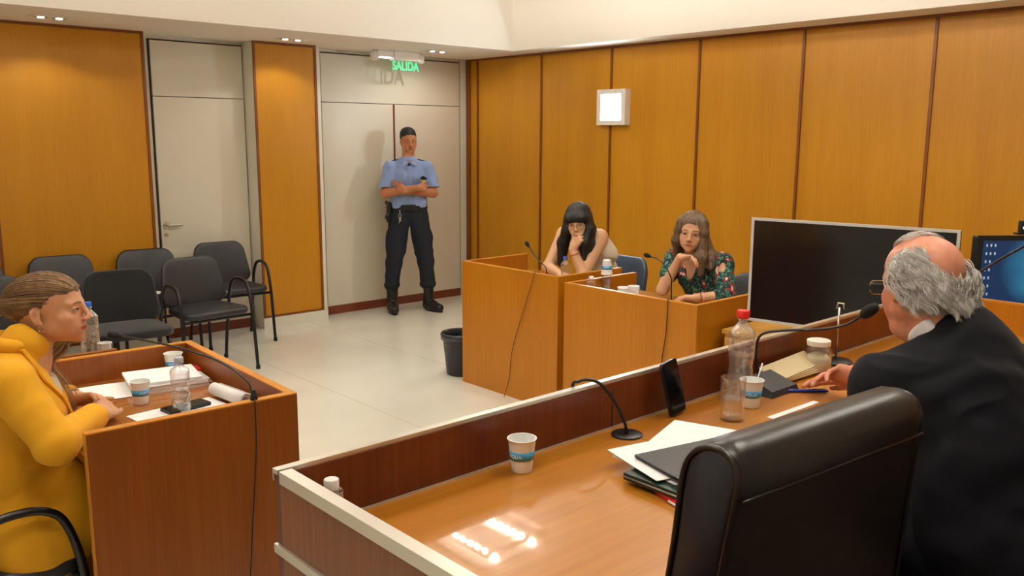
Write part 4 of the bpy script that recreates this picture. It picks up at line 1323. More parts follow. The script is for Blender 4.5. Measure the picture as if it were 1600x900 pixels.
def dark_woman():
    H = Frame((4.220, 3.990, 1.146), (-0.84, -0.54), pitch=R(11), roll=R(-4), scale=0.94)
    T = Frame((4.45, 3.92, 0), (-0.95, -0.30))
    B = Blob(0.005)
    head(B, H, jaw=0.95, fem=True)
    shL, shR = V(4.37, 3.93, 1.035), V(4.33, 4.22, 1.035)
    nk = V(4.345, 4.06, 1.035)
    B.cone(H(0, 0.03, -0.05), nk, 0.048, 0.055, 0.03)
    B.cone(nk, shL, 0.045, 0.05, 0.04); B.cone(nk, shR, 0.045, 0.05, 0.04)
    B.cone(nk + V(0.03, 0, -0.05), V(4.56, 4.03, 0.60), 0.09, 0.12, 0.05)
    B.ell((4.40, 4.06, 0.97), (0.09, 0.15, 0.10), 0.04)
    elL, elR = V(4.17, 3.89, 0.812), V(4.17, 4.215, 0.82)
    wrL = V(4.135, 3.955, 0.972)
    B.cone(shL, elL, 0.056, 0.042, 0.03)
    B.cone(elL, wrL, 0.041, 0.027, 0.02)
    B.cone(shR, elR, 0.054, 0.042, 0.03)
    wrR = V(4.08, 4.02, 0.805)
    B.cone(elR, wrR, 0.041, 0.028, 0.02)
    hand(B, wrL + V(0, 0, 0.008), V(0.20, -0.42, 0.85), V(-0.80, -0.30, 0.25), -1, curl=((70, 85, 40), (72, 85, 40), (75, 85, 40), (78, 80, 40)), s=1.05, thumb=(0.55, 0.5), thumb_curl=35)
    hand(B, wrR, V(-0.05, -0.95, -0.05), V(-0.2, 0, 1), 1, curl=(25, 28, 30, 32), s=0.85)
    # thighs and shins under the desk
    for s in (-1, 1):
        B.cone(V(4.56, 4.03 + s * 0.09, 0.58), V(4.22, 4.03 + s * 0.10, 0.56), 0.085, 0.06, 0.04)
        B.cone(V(4.22, 4.03 + s * 0.10, 0.56), V(4.20, 4.03 + s * 0.10, 0.08), 0.055, 0.035, 0.03)
    p = blob_obj('person', B, M_skin, None, None, head_color(SKIN_FAIR, S((172, 112, 94)), H))
    props(p, 'woman with long black hair and glasses, white sleeveless top, fist at her mouth', 'person', 'people in the courtroom')
    eyes(H, p, gaze=(-0.1, -1, 0.25))
    brows(H, p, M_hair_black)
    # top
    t = Blob(0.006)
    t.cone(nk + V(0.06, 0, -0.08), V(4.56, 4.02, 0.62), 0.11, 0.155, 0.05)
    t.ell((4.43, 4.05, 0.94), (0.095, 0.165, 0.115), 0.04)
    t.cone(V(4.375, 3.985, 1.05), V(4.46, 3.92, 0.92), 0.045, 0.06, 0.04)
    t.cone(V(4.36, 4.16, 1.045), V(4.43, 4.15, 0.90), 0.042, 0.06, 0.04)
    t.cone(H(0, 0, -0.02), nk + V(-0.03, 0, 0.0), 0.07, 0.075, 0.01, True)
    blob_obj('sleeveless_top', t, mat('ivory_top', S((216, 206, 184)), rough=0.8, bump=(300, 0.2, 0.001)), p, cloth_disp(0.009, 10, 7))
    tr = Blob(0.008)
    for s in (-1, 1):
        tr.cone(V(4.60, 4.03 + s * 0.09, 0.57), V(4.22, 4.03 + s * 0.10, 0.565), 0.10, 0.075, 0.04)
        tr.cone(V(4.22, 4.03 + s * 0.10, 0.56), V(4.20, 4.03 + s * 0.10, 0.10), 0.07, 0.05, 0.03)
    blob_obj('trousers', tr, M_navy, p)
    for s in (-1, 1):
        sh = Blob(0.006); sh.cone(V(4.22, 4.03 + s * 0.10, 0.05), V(4.06, 4.03 + s * 0.10, 0.04), 0.045, 0.035, 0.02); sh.ell((4.1, 3.84, -0.1), (0.4, 0.4, 0.1), 0.003, None, True)
        blob_obj('shoe', sh, M_black, p)
    # hair: cap, fringe and two long curtains
    h = Blob(0.005)
    h.ell(H(0, 0.025, 0.045), np.array((0.088, 0.108, 0.088)), 0.01, H.R)
    h.ell(H(0, -0.092, -0.055), np.array((0.066, 0.07, 0.088)), 0.008, H.R, True)
    h.cone(H(-0.052, -0.070, 0.050), H(0.052, -0.070, 0.050), 0.024, 0.024, 0.03)
    h.cone(H(-0.054, -0.084, 0.034), H(0.046, -0.084, 0.038), 0.010, 0.010, 0.02)
    cl = [H(0.070, -0.02, 0.03), H(0.082, -0.035, -0.05), V(4.20, 3.915, 1.01), V(4.19, 3.905, 0.90)]
    h.chain(cl, [0.028, 0.033, 0.036, 0.018], 0.02)
    h.chain([H(0.07, 0.02, 0.03), H(0.085, 0.01, -0.06), V(4.25, 3.91, 1.01), V(4.24, 3.91, 0.92)], [0.03, 0.034, 0.034, 0.02], 0.02)
    cr = [H(-0.070, -0.02, 0.03), H(-0.080, -0.035, -0.05), V(4.17, 4.08, 1.0), V(4.155, 4.085, 0.86)]
    h.chain(cr, [0.028, 0.034, 0.04, 0.022], 0.02)
    h.chain([H(-0.07, 0.02, 0.03), H(-0.088, 0.01, -0.06), V(4.22, 4.11, 1.0), V(4.20, 4.11, 0.88)], [0.03, 0.036, 0.038, 0.022], 0.02)
    h.chain([H(0, 0.09, 0.03), H(0, 0.10, -0.08)], [0.06, 0.06], 0.03)
    def hd(P, N):
        L = H.inv(P)
        return 0.0015 * vnoise(np.stack([L[:, 0] * 90, L[:, 1] * 90, L[:, 2] * 8], 1), 9)
    blob_obj('hair', h, M_hair_black, p, hd)
    # glasses: thin round frames
    M_wire = mat('thin_gold_wire', S((150, 120, 90)), rough=0.3, metal=0.7)
    g = MB()
    for s in (-1, 1):
        g.tube([H(s * 0.033 + 0.024 * math.cos(a), -0.108 + abs(0.024 * math.cos(a) + 0.033) * 0.10, -0.004 + 0.022 * math.sin(a)) for a in np.linspace(0, 2 * PI, 25)], 0.0013, 6)
        g.tube([H(s * 0.057, -0.101, 0.002), H(s * 0.078, -0.05, 0.003), H(s * 0.080, 0.01, 0.002)], 0.0012, 6)
    g.tube([H(-0.009, -0.108, 0.0), H(0, -0.109, 0.003), H(0.009, -0.108, 0.0)], 0.0013, 6)
    g.build('glasses', M_wire, p, smooth=True)
    # bracelets
    a = wrL * 0.8 + elL * 0.2; d = (wrL - elL); d /= np.linalg.norm(d)
    u = np.cross(d, V(0, 0, 1)); u /= np.linalg.norm(u); v = np.cross(d, u)
    MB().tube([a + (u * math.cos(t) + v * math.sin(t)) * 0.0345 for t in np.linspace(0, 2 * PI, 25)], 0.0022, 6).build('bracelet', mat('red_cord', S((130, 40, 24)), rough=0.6), p, smooth=True)
    return p
dark_woman()

def floral_mat():
    m = mat('floral_cloth', S((24, 44, 44)), rough=0.85, bump=(400, 0.15, 0.001))
    nt = m.node_tree; b = nt.nodes['Principled BSDF']
    tc = nt.nodes.new('ShaderNodeTexCoord')
    wn = nt.nodes.new('ShaderNodeTexNoise'); wn.inputs['Scale'].default_value = 9; wn.inputs['Detail'].default_value = 2
    ad = nt.nodes.new('ShaderNodeVectorMath'); ad.operation = 'MULTIPLY_ADD'; ad.inputs[1].default_value = (0.22, 0.22, 0.22)
    nt.links.new(tc.outputs['Object'], wn.inputs['Vector']); nt.links.new(wn.outputs['Color'], ad.inputs[0]); nt.links.new(tc.outputs['Object'], ad.inputs[2])
    def vor(scale, off):
        mp = nt.nodes.new('ShaderNodeMapping'); mp.inputs['Location'].default_value = off
        v = nt.nodes.new('ShaderNodeTexVoronoi'); v.inputs['Scale'].default_value = scale
        nt.links.new(ad.outputs[0], mp.inputs[0]); nt.links.new(mp.outputs[0], v.inputs['Vector']); return v
    def ramp(src, stops):
        cr = nt.nodes.new('ShaderNodeValToRGB'); cr.color_ramp.interpolation = 'EASE'
        while len(cr.color_ramp.elements) > 1: cr.color_ramp.elements.remove(cr.color_ramp.elements[-1])
        cr.color_ramp.elements[0].position = stops[0][0]; cr.color_ramp.elements[0].color = stops[0][1]
        for p_, c_ in stops[1:]:
            e = cr.color_ramp.elements.new(p_); e.color = c_
        nt.links.new(src, cr.inputs[0]); return cr
    leaves = nt.nodes.new('ShaderNodeTexNoise'); leaves.inputs['Scale'].default_value = 26; leaves.inputs['Detail'].default_value = 2; leaves.inputs['Distortion'].default_value = 2.5
    nt.links.new(tc.outputs['Object'], leaves.inputs['Vector'])
    base = ramp(leaves.outputs['Fac'], [(0.44, S((18, 30, 34))), (0.54, S((34, 84, 72))), (0.62, S((92, 140, 122)))])
    v1 = vor(12.5, (0.3, 0.7, 0.2))
    W = (1, 1, 1, 1); K = (0, 0, 0, 1)
    red = ramp(v1.outputs['Distance'], [(0.0, W), (0.30, W), (0.36, K)])
    wht = ramp(v1.outputs['Distance'], [(0.0, W), (0.15, W), (0.2, K)])
    def mix(f, a, b_):
        mx = nt.nodes.new('ShaderNodeMix'); mx.data_type = 'RGBA'
        nt.links.new(f, mx.inputs['Factor']); nt.links.new(a, mx.inputs['A'])
        mx.inputs['B'].default_value = b_
        return mx
    m1 = mix(red.outputs[0], base.outputs[0], S((142, 38, 34)))
    m2 = mix(wht.outputs[0], m1.outputs['Result'], S((226, 214, 204)))
    nt.links.new(m2.outputs['Result'], b.inputs['Base Color'])
    return m

def floral_woman():
    H = Frame((4.19, 3.045, 1.158), (-0.88, -0.48), pitch=R(3), roll=R(6), scale=1.0)
    B = Blob(0.0045)
    head(B, H, jaw=1.0, fem=True, lips=0.75)
    nk = V(4.25, 3.06, 1.00)
    shL, shR = V(4.29, 2.89, 0.985), V(4.27, 3.22, 0.985)
    B.cone(H(0, 0.03, -0.05), nk, 0.046, 0.05, 0.03)
    B.cone(nk, shL, 0.04, 0.045, 0.04); B.cone(nk, shR, 0.04, 0.045, 0.04)
    B.ell((4.285, 3.05, 0.92), (0.075, 0.15, 0.12), 0.04)
    B.cone(V(4.31, 3.05, 0.86), V(4.46, 2.98, 0.58), 0.10, 0.12, 0.05)
    elR = V(4.09, 3.17, 0.81); wrR = V(4.085, 3.045, 1.018)
    B.cone(shR, elR, 0.046, 0.033, 0.03); B.cone(elR, wrR, 0.033, 0.025, 0.02)
    hand(B, wrR, V(-0.02, -0.92, 0.15), V(0.0, 0.1, 1.0), 1, curl=((20, 30, 25), (28, 35, 25), (34, 38, 25), (40, 40, 30)), s=0.88, thumb=(0.35, -0.2))
    elL = V(4.20, 2.80, 0.812); wrL = V(4.07, 2.90, 0.803)
    B.cone(shL, elL, 0.046, 0.037, 0.03); B.cone(elL, wrL, 0.036, 0.025, 0.02)
    hand(B, wrL, V(-0.35, 0.93, 0), V(0, 0, 1), 1, curl=(18, 20, 22, 25), s=0.88)
    for s in (-1, 1):
        B.cone(V(4.48, 2.98 + s * 0.09, 0.57), V(4.12, 3.0 + s * 0.10, 0.56), 0.08, 0.055, 0.04)
        B.cone(V(4.12, 3.0 + s * 0.10, 0.56), V(4.10, 3.0 + s * 0.10, 0.08), 0.05, 0.033, 0.03)
    p = blob_obj('person', B, M_skin, None, None, head_color(SKIN_MID, S((170, 92, 78)), H))
    props(p, 'woman with long highlighted brown hair in a dark floral blouse, chin on her hand', 'person', 'people in the courtroom')
    eyes(H, p, gaze=(-0.05, -1, 0.0))
    brows(H, p, hair_mat('brow_brown', S((70, 48, 34)), S((90, 64, 44))), th=0.0032)
    FM = floral_mat()
    t = Blob(0.006)
    t.ell((4.305, 3.05, 0.905), (0.095, 0.165, 0.125), 0.04)
    t.cone(V(4.32, 3.05, 0.88), V(4.46, 2.98, 0.60), 0.125, 0.15, 0.05)
    for (sh, el, cuff) in ((shL, elL, elL + (wrL - elL) * 0.22),):
        t.cone(sh + V(0.0, 0.03, 0.01), sh, 0.05, 0.058, 0.03)
        t.cone(sh, el, 0.058, 0.052, 0.03); t.cone(el, cuff, 0.052, 0.050, 0.02)
    t.cone(shR + V(0.0, -0.03, 0.01), shR, 0.05, 0.056, 0.03)
    t.cone(shR, shR + (elR - shR) * 0.55, 0.056, 0.054, 0.03)
    t.ell(nk + V(-0.075, -0.0, -0.03), (0.06, 0.042, 0.105), 0.008, None, True)      # open neckline
    t.cone(H(0, 0, -0.02), nk, 0.062, 0.062, 0.01, True)
    t.ell(shL + V(-0.052, -0.034, -0.035), (0.028, 0.022, 0.045), 0.006, None, True)  # cut-out shoulder
    blob_obj('floral_blouse', t, FM, p, cloth_disp(0.008, 10, 12))
    tr = Blob(0.008)
    for s in (-1, 1):
        tr.cone(V(4.50, 2.98 + s * 0.09, 0.57), V(4.12, 3.0 + s * 0.10, 0.565), 0.095, 0.07, 0.04)
        tr.cone(V(4.12, 3.0 + s * 0.10, 0.56), V(4.10, 3.0 + s * 0.10, 0.10), 0.066, 0.048, 0.03)
    blob_obj('trousers', tr, M_navy, p)
    for s in (-1, 1):
        sh = Blob(0.006); sh.cone(V(4.12, 3.0 + s * 0.10, 0.05), V(3.96, 3.0 + s * 0.10, 0.04), 0.045, 0.035, 0.02); sh.ell((4.0, 3.0, -0.1), (0.4, 0.4, 0.1), 0.003, None, True)
        blob_obj('shoe', sh, M_black, p)
    M_hl = hair_mat('hair_highlighted', S((56, 42, 33)), S((132, 106, 76)), stretch=(1, 1, 0.08))
    h = Blob(0.005)
    h.ell(H(0, 0.026, 0.042), np.array((0.084, 0.104, 0.084)), 0.01, H.R)
    h.ell(H(0, -0.010, 0.056), np.array((0.068, 0.076, 0.064)), 0.02, H.R)
    h.ell(H(-0.004, -0.100, -0.018), np.array((0.068, 0.076, 0.080)), 0.008, H.R, True)
    h.chain([H(0.046, -0.030, 0.098), H(0.066, -0.045, 0.068), H(0.077, -0.050, 0.015), H(0.078, -0.040, -0.05), V(4.17, 2.965, 1.02), V(4.165, 2.955, 0.93)], [0.016, 0.020, 0.022, 0.027, 0.034, 0.022], 0.03)
    h.chain([H(0.06, 0.02, 0.03), H(0.08, 0.02, -0.06), V(4.25, 2.945, 1.01), V(4.22, 2.93, 0.96)], [0.03, 0.035, 0.04, 0.025], 0.02)
    h.chain([H(-0.052, -0.030, 0.094), H(-0.071, -0.040, 0.055), H(-0.077, -0.040, 0.01), H(-0.078, -0.03, -0.05), V(4.19, 3.15, 1.01)], [0.014, 0.017, 0.02, 0.026, 0.022], 0.03)
    h.chain([H(-0.06, 0.02, 0.03), H(-0.08, 0.02, -0.06), V(4.25, 3.15, 1.0)], [0.03, 0.034, 0.03], 0.02)
    h.chain([H(0, 0.09, 0.03), H(0, 0.09, -0.10)], [0.06, 0.06], 0.03)
    def hd(P, N):
        L = H.inv(P)
        return 0.003 * vnoise(np.stack([L[:, 0] * 60, L[:, 1] * 60, L[:, 2] * 12], 1), 19)
    blob_obj('hair', h, M_hl, p, hd)
    for f, cmat, r in ((0.93, mat('copper_band', S((170, 80, 40)), rough=0.4), 0.029), (0.84, mat('bead_white', S((226, 206, 180)), rough=0.4), 0.030)):
        a = elL + (wrL - elL) * f; d = (wrL - elL) / np.linalg.norm(wrL - elL)
        u = np.cross(d, V(0, 0, 1)); u /= np.linalg.norm(u); v = np.cross(d, u)
        MB().tube([a + (u * math.cos(q) + v * math.sin(q)) * r for q in np.linspace(0, 2 * PI, 25)], 0.0032, 6).build('bracelet', cmat, p, smooth=True)
    return p
floral_woman()

# ================================================================ the woman in the yellow blazer
def skull_path(fr, a, b, lift=0.004, n=12, sag=0.0, rad=(0.0765, 0.104, 0.0845), cen=(0, 0.014, 0.038)):
    """great-circle path over the skull from direction a to direction b (frame-local unit-ish vectors)"""
    a = np.array(a, float); a /= np.linalg.norm(a); b = np.array(b, float); b /= np.linalg.norm(b)
    w = math.acos(max(-1, min(1, float(a @ b))))
    out = []
    for t in np.linspace(0, 1, n):
        d = (math.sin((1 - t) * w) * a + math.sin(t * w) * b) / max(math.sin(w), 1e-6)
        L = lift * (0.3 + 1.4 * math.sin(PI * min(1, t * 1.1)) * 0.5 + 0.4 * t)
        p = np.array(cen) + d * (np.array(rad) + L)
        p[2] += sag * math.sin(PI * t)
        out.append(fr(*p))
    return out

def yellow_woman():
    H = Frame((0.706, 2.868, 1.172), (0.815, -0.58), pitch=R(-5), roll=R(3), scale=0.925, st=(1.0, 1.16, 1.0))
    T = Frame((0.56, 2.88, 0), (0.968, -0.25))
    B = Blob(0.0034)
    head(B, H, jaw=0.97, fem=True, nose=1.0, lips=0.85)
    nk = T(0, -0.085, 1.035)
    B.cone(H(0, 0.030, -0.04), nk, 0.046, 0.046, 0.014)
    B.cone(nk, T(0, -0.03, 0.96), 0.046, 0.06, 0.03)
    shR, shL = T(-0.17, -0.03, 1.0), T(0.17, -0.03, 1.0)
    B.cone(T(0, -0.02, 0.99), shR, 0.035, 0.04, 0.03); B.cone(T(0, -0.02, 0.99), shL, 0.035, 0.04, 0.03)
    B.cone(T(0, -0.02, 0.97), T(0, 0.02, 0.60), 0.10, 0.12, 0.05)
    elR, elL = V(0.625, 2.595, 0.845), V(0.66, 3.13, 0.845)
    wrR, wrL = V(0.795, 2.775, 0.850), V(0.785, 2.975, 0.855)
    B.cone(shR, elR, 0.045, 0.036, 0.03); B.cone(elR, wrR, 0.036, 0.026, 0.02)
    B.cone(shL, elL, 0.045, 0.036, 0.03); B.cone(elL, wrL, 0.036, 0.026, 0.02)
    hand(B, wrR, V(0.58, 0.78, 0.03), V(0.45, -0.35, 0.80), 1, curl=((30, 45, 30), (34, 48, 30), (38, 50, 30), (42, 50, 30)), s=0.90, thumb=(0.35, -0.1))
    hand(B, wrL, V(0.66, -0.72, 0.10), V(0.45, 0.35, 0.85), -1, curl=((28, 50, 35), (32, 52, 35), (36, 55, 35), (40, 55, 30)), s=0.90, thumb=(0.4, -0.2))
    for s in (-1, 1):
        B.cone(T(s * 0.09, 0.0, 0.56), T(s * 0.10, -0.42, 0.55), 0.085, 0.055, 0.04)
        B.cone(T(s * 0.10, -0.42, 0.55), T(s * 0.10, -0.38, 0.08), 0.05, 0.035, 0.03)
    p = blob_obj('person', B, M_skin, None, None, head_color(SKIN_ROSY, S((176, 86, 78)), H, blush=0.16))
    props(p, 'woman in a mustard yellow blazer with a blonde ponytail, hands clasped on the desk', 'person', 'people in the courtroom')
    eyes(H, p, gaze=(0.05, -1, 0.03), lashes=S((40, 26, 20)))
    M_brown = hair_mat('brow_dark_blonde', S((96, 66, 46)), S((120, 84, 58)))
    brows(H, p, M_brown, th=0.0028)
    # blazer
    J = Blob(0.005)
    J.ell(T(0, -0.02, 0.93), (0.175, 0.125, 0.13), 0.05, T.R)
    J.ell(T(0, -0.055, 0.87), (0.15, 0.115, 0.10), 0.05, T.R)
    J.ell(T(0, 0.0, 0.72), (0.165, 0.140, 0.16), 0.05, T.R)
    J.ell(T(0, -0.02, 0.56), (0.200, 0.190, 0.13), 0.05, T.R)
    J.cone(T(-0.10, -0.05, 0.50), T(0.10, -0.05, 0.50), 0.15, 0.15, 0.04)
    J.cone(T(-0.10, -0.17, 0.66), T(0.10, -0.17, 0.66), 0.07, 0.07, 0.06)
    J.cone(T(-0.11, -0.17, 0.54), T(0.11, -0.17, 0.54), 0.10, 0.10, 0.05)
    J.cone(T(0, -0.02, 1.00), T(0, -0.070, 1.080), 0.100, 0.067, 0.03)
    for s, sh, el, wr in ((-1, shR, elR, wrR), (1, shL, elL, wrL)):
        J.cone(T(s * 0.04, -0.02, 1.025), sh + V(0, 0, 0.005), 0.055, 0.062, 0.03)
        J.cone(sh, el, 0.068, 0.057, 0.025)
        J.ball(el, 0.056, 0.02)
        J.cone(el, el + (wr - el) * 0.86, 0.056, 0.043, 0.02)
        e_ = el + (wr - el) * 0.86; d_ = (wr - el) / np.linalg.norm(wr - el)
        J.cone(e_ + d_ * 0.005, e_ + d_ * 0.09, 0.035, 0.035, 0.004, True)
    J.ell(T(0, -0.12, 0.36), (0.30, 0.34, 0.055), 0.01, T.R, True)
    J.cone(H(0, 0.0, -0.02), nk + V(0.004, 0, 0.060), 0.040, 0.038, 0.010, True)
    J.ell(T(0, -0.155, 0.985), (0.035, 0.05, 0.09), 0.01, T.R, True)
    def folds(P, N):
        # radiating creases at the elbow and waist
        d1 = np.linalg.norm(P - (elR * 0.75 + shR * 0.25), axis=1)
        return 0.003 * np.sin(d1 * 160) * np.exp(-(d1 / 0.09) ** 2)
    M_yel = mat('mustard_cloth', S((222, 160, 22)), rough=0.9, sheen=0.04, bump=(420, 0.25, 0.001))
    blob_obj('blazer', J, M_yel, p, cloth_disp(0.006, 7, 31, (1, 1, 0.8), folds))
    # lapels
    for s in (-1, 1):
        lap = [T(s * 0.075, 0.000, 1.095), T(s * 0.082, -0.065, 1.080), T(s * 0.100, -0.118, 0.985), T(s * 0.070, -0.158, 0.925), T(s * 0.012, -0.182, 0.84), T(s * 0.022, -0.165, 0.90), T(s * 0.045, -0.120, 1.0), T(s * 0.052, -0.075, 1.080), T(s * 0.056, -0.005, 1.10)]
        o = MB().poly(lap, [(0, 1, 7, 8), (1, 2, 6, 7), (2, 3, 5, 6), (3, 4, 5)]).build('lapel', M_yel, p, smooth=True)
        sm = o.modifiers.new('s', 'SOLIDIFY'); sm.thickness = 0.008; sm.offset = 0
        bv = o.modifiers.new('b', 'BEVEL'); bv.width = 0.002; bv.segments = 2
    col_ = Blob(0.004)
    ring = [T(0.066 * math.sin(a), -0.035 + 0.060 * math.cos(a), 1.105 - 0.012 * (1 - math.cos(a))) for a in np.linspace(-2.0, 2.0, 31)]
    col_.chain(ring, [0.012] * 31, 0.02)
    blob_obj('collar', col_, M_yel, p)
    M_tan = mat('tan_lining', S((176, 92, 24)), rough=0.9)
    # white-grey blouse edge at the neckline and dark top inside
    un = Blob(0.005); un.ell(T(0, -0.045, 0.91), (0.12, 0.115, 0.13), 0.03, T.R); un.cone(H(0, 0.0, -0.02), nk + V(0.02, 0, -0.01), 0.052, 0.06, 0.008, True)
    blob_obj('undershirt', un, mat('beige_top', S((196, 180, 160)), rough=0.9), p)
    tr = Blob(0.007)
    for s in (-1, 1):
        tr.cone(T(s * 0.09, 0.03, 0.545), T(s * 0.10, -0.42, 0.545), 0.105, 0.078, 0.04)
        tr.cone(T(s * 0.10, -0.42, 0.545), T(s * 0.10, -0.38, 0.10), 0.072, 0.055, 0.03)
    blob_obj('trousers', tr, mat('black_cloth', S((16, 15, 18)), rough=0.9), p, cloth_disp(0.005, 12, 3))
    for s in (-1, 1):
        sh = Blob(0.006); sh.cone(T(s * 0.10, -0.38, 0.05), T(s * 0.10, -0.54, 0.035), 0.042, 0.030, 0.02); sh.ell(T(s * 0.1, -0.45, -0.1), (0.4, 0.4, 0.1), 0.003, None, True)
        blob_obj('shoe', sh, M_black, p)
    # hair: smooth cap pulled back into a ponytail
    M_bl = hair_mat('hair_blonde_base', S((84, 58, 38)), S((120, 88, 58)))
    h = Blob(0.004)
    h.ell(H(0, 0.026, 0.043), np.array((0.079, 0.098 * 1.13, 0.083)) * 0.925, 0.01, H.R)
    h.ell(H(0, -0.008, 0.054), np.array((0.066, 0.077 * 1.16, 0.066)) * 0.925, 0.02, H.R)
    h.ell(H(0, -0.138, -0.020), np.array((0.092, 0.088, 0.092)) * 0.93, 0.008, H.R, True)
    h.ell(H(0, -0.02, -0.085), np.array((0.12, 0.065, 0.075)) * 0.92, 0.012, H.R, True)
    for s in (-1, 1): h.ell(H(s * 0.088, 0.012, -0.008), np.array((0.022, 0.022, 0.032)), 0.006, H.R, True)
    tie = np.array((0, 0.128, 0.022))
    h.cone(H(0, 0.09, 0.03), H(*tie), 0.042, 0.014, 0.03)
    tail = [H(*tie), H(0, 0.165, 0.005), H(0.002, 0.185, -0.05), H(0.0, 0.178, -0.12), H(0.0, 0.165, -0.19)]
    h.chain(tail, [0.013, 0.021, 0.025, 0.022, 0.008], 0.01)
    blob_obj('hair', h, M_bl, p, lambda P, N: 0.0015 * vnoise(P * np.array([60, 60, 60]), 3))
    r = np.random.default_rng(5)
    sets = {0: [], 1: [], 2: []}
    for i in range(1000):
        side = 1 if i % 2 else -1
        u = r.random()
        # hairline from forehead top round the temple to below the ear
        if u < 0.72:
            t = r.random()
            a = (side * (0.05 + 0.88 * t), -0.90 + 0.45 * t ** 2.2, 0.42 - 0.30 * t + 0.14 * r.random())
            if t > 0.72: a = (side * 0.95, -0.42 + 0.74 * r.random(), 0.20 - 0.30 * r.random())
        else:
            a = (side * (0.3 + 0.5 * r.random()), 0.75 + 0.2 * r.random(), -0.75 + 0.3 * r.random())
        a = np.array(a)
        P_ = skull_path(H, a, (0.02 * side, 1.0, 0.05 + 0.06 * r.standard_normal()), 0.006 + 0.004 * r.random(), 12)
        P_[-1] = H(*(tie + np.array([0, -0.008, 0]) + 0.006 * r.standard_normal(3)))
        off = 0.0012 * r.standard_normal(3)
        sets[int(r.random() < 0.4) + int(r.random() < 0.16)].append(np.array(P_) + off)
    for i in range(420):
        j = 0.011 * r.standard_normal(3); k = r.uniform(0.75, 1.1)
        pts = []
        for q, t in enumerate(np.linspace(0, 1, 5)):
            base = tail[q]
            pts.append(base + j * (0.35 + 0.9 * min(1, t * 2)) * (1.0 if t < 0.8 else 0.9) + np.array([0, 0, -0.02 * t * k]))
        sets[int(r.random() < 0.6) + int(r.random() < 0.4)].append(crm(pts, 4))
    # loose lock on the far side falling over the chest
    for i in range(90):
        j = 0.006 * r.standard_normal(3)
        pts = [H(0.055, 0.03, -0.06), H(0.058, -0.01, -0.12), T(0.055, -0.125, 1.00), T(0.05, -0.165, 0.92), T(0.055, -0.178, 0.85)]
        sets[1 + int(r.random() < 0.5)].append(crm([q + j * (0.5 + 0.4 * n_) for n_, q in enumerate(pts)], 4))
    cs = [(S((92, 64, 42)), S((116, 82, 54))), (S((140, 106, 70)), S((166, 130, 88))), (S((190, 158, 112)), S((212, 182, 138)))]
    for kx in (0, 1, 2):
        strands('hair_strands', sets[kx], hair_mat('strand_%d' % kx, cs[kx][0], cs[kx][1]), p, 0.0008, 4)
    MB().tube([H(*(tie + np.array((0.016 * math.cos(a), 0.004, 0.016 * math.sin(a))))) for a in np.linspace(0, 2 * PI, 19)], 0.005, 8).build('hair_tie', mat('hair_tie', S((206, 196, 186)), rough=0.25, metal=0.3), p, smooth=True)
    # hoop earring, watch strap
    MB().tube([H(-0.078, 0.002 + 0.009 * math.cos(a), -0.048 + 0.009 * math.sin(a)) for a in np.linspace(0, 2 * PI, 17)], 0.0011, 6).build('earring', mat('gold_hoop', S((216, 180, 120)), rough=0.2, metal=0.9), p, smooth=True)
    d = (wrL - elL) / np.linalg.norm(wrL - elL); u = np.cross(d, V(0, 0, 1)); u /= np.linalg.norm(u); v = np.cross(d, u)
    a = wrL - d * 0.012
    MB().tube([a + (u * math.cos(q) + v * math.sin(q)) * 0.031 for q in np.linspace(0, 2 * PI, 29)], 0.008, 8, flat=0.35, up=tuple(u)).build('watch_strap', mat('watch_strap', S((170, 160, 150)), rough=0.4, metal=0.4), p, smooth=True)
    return p
yellow_woman()

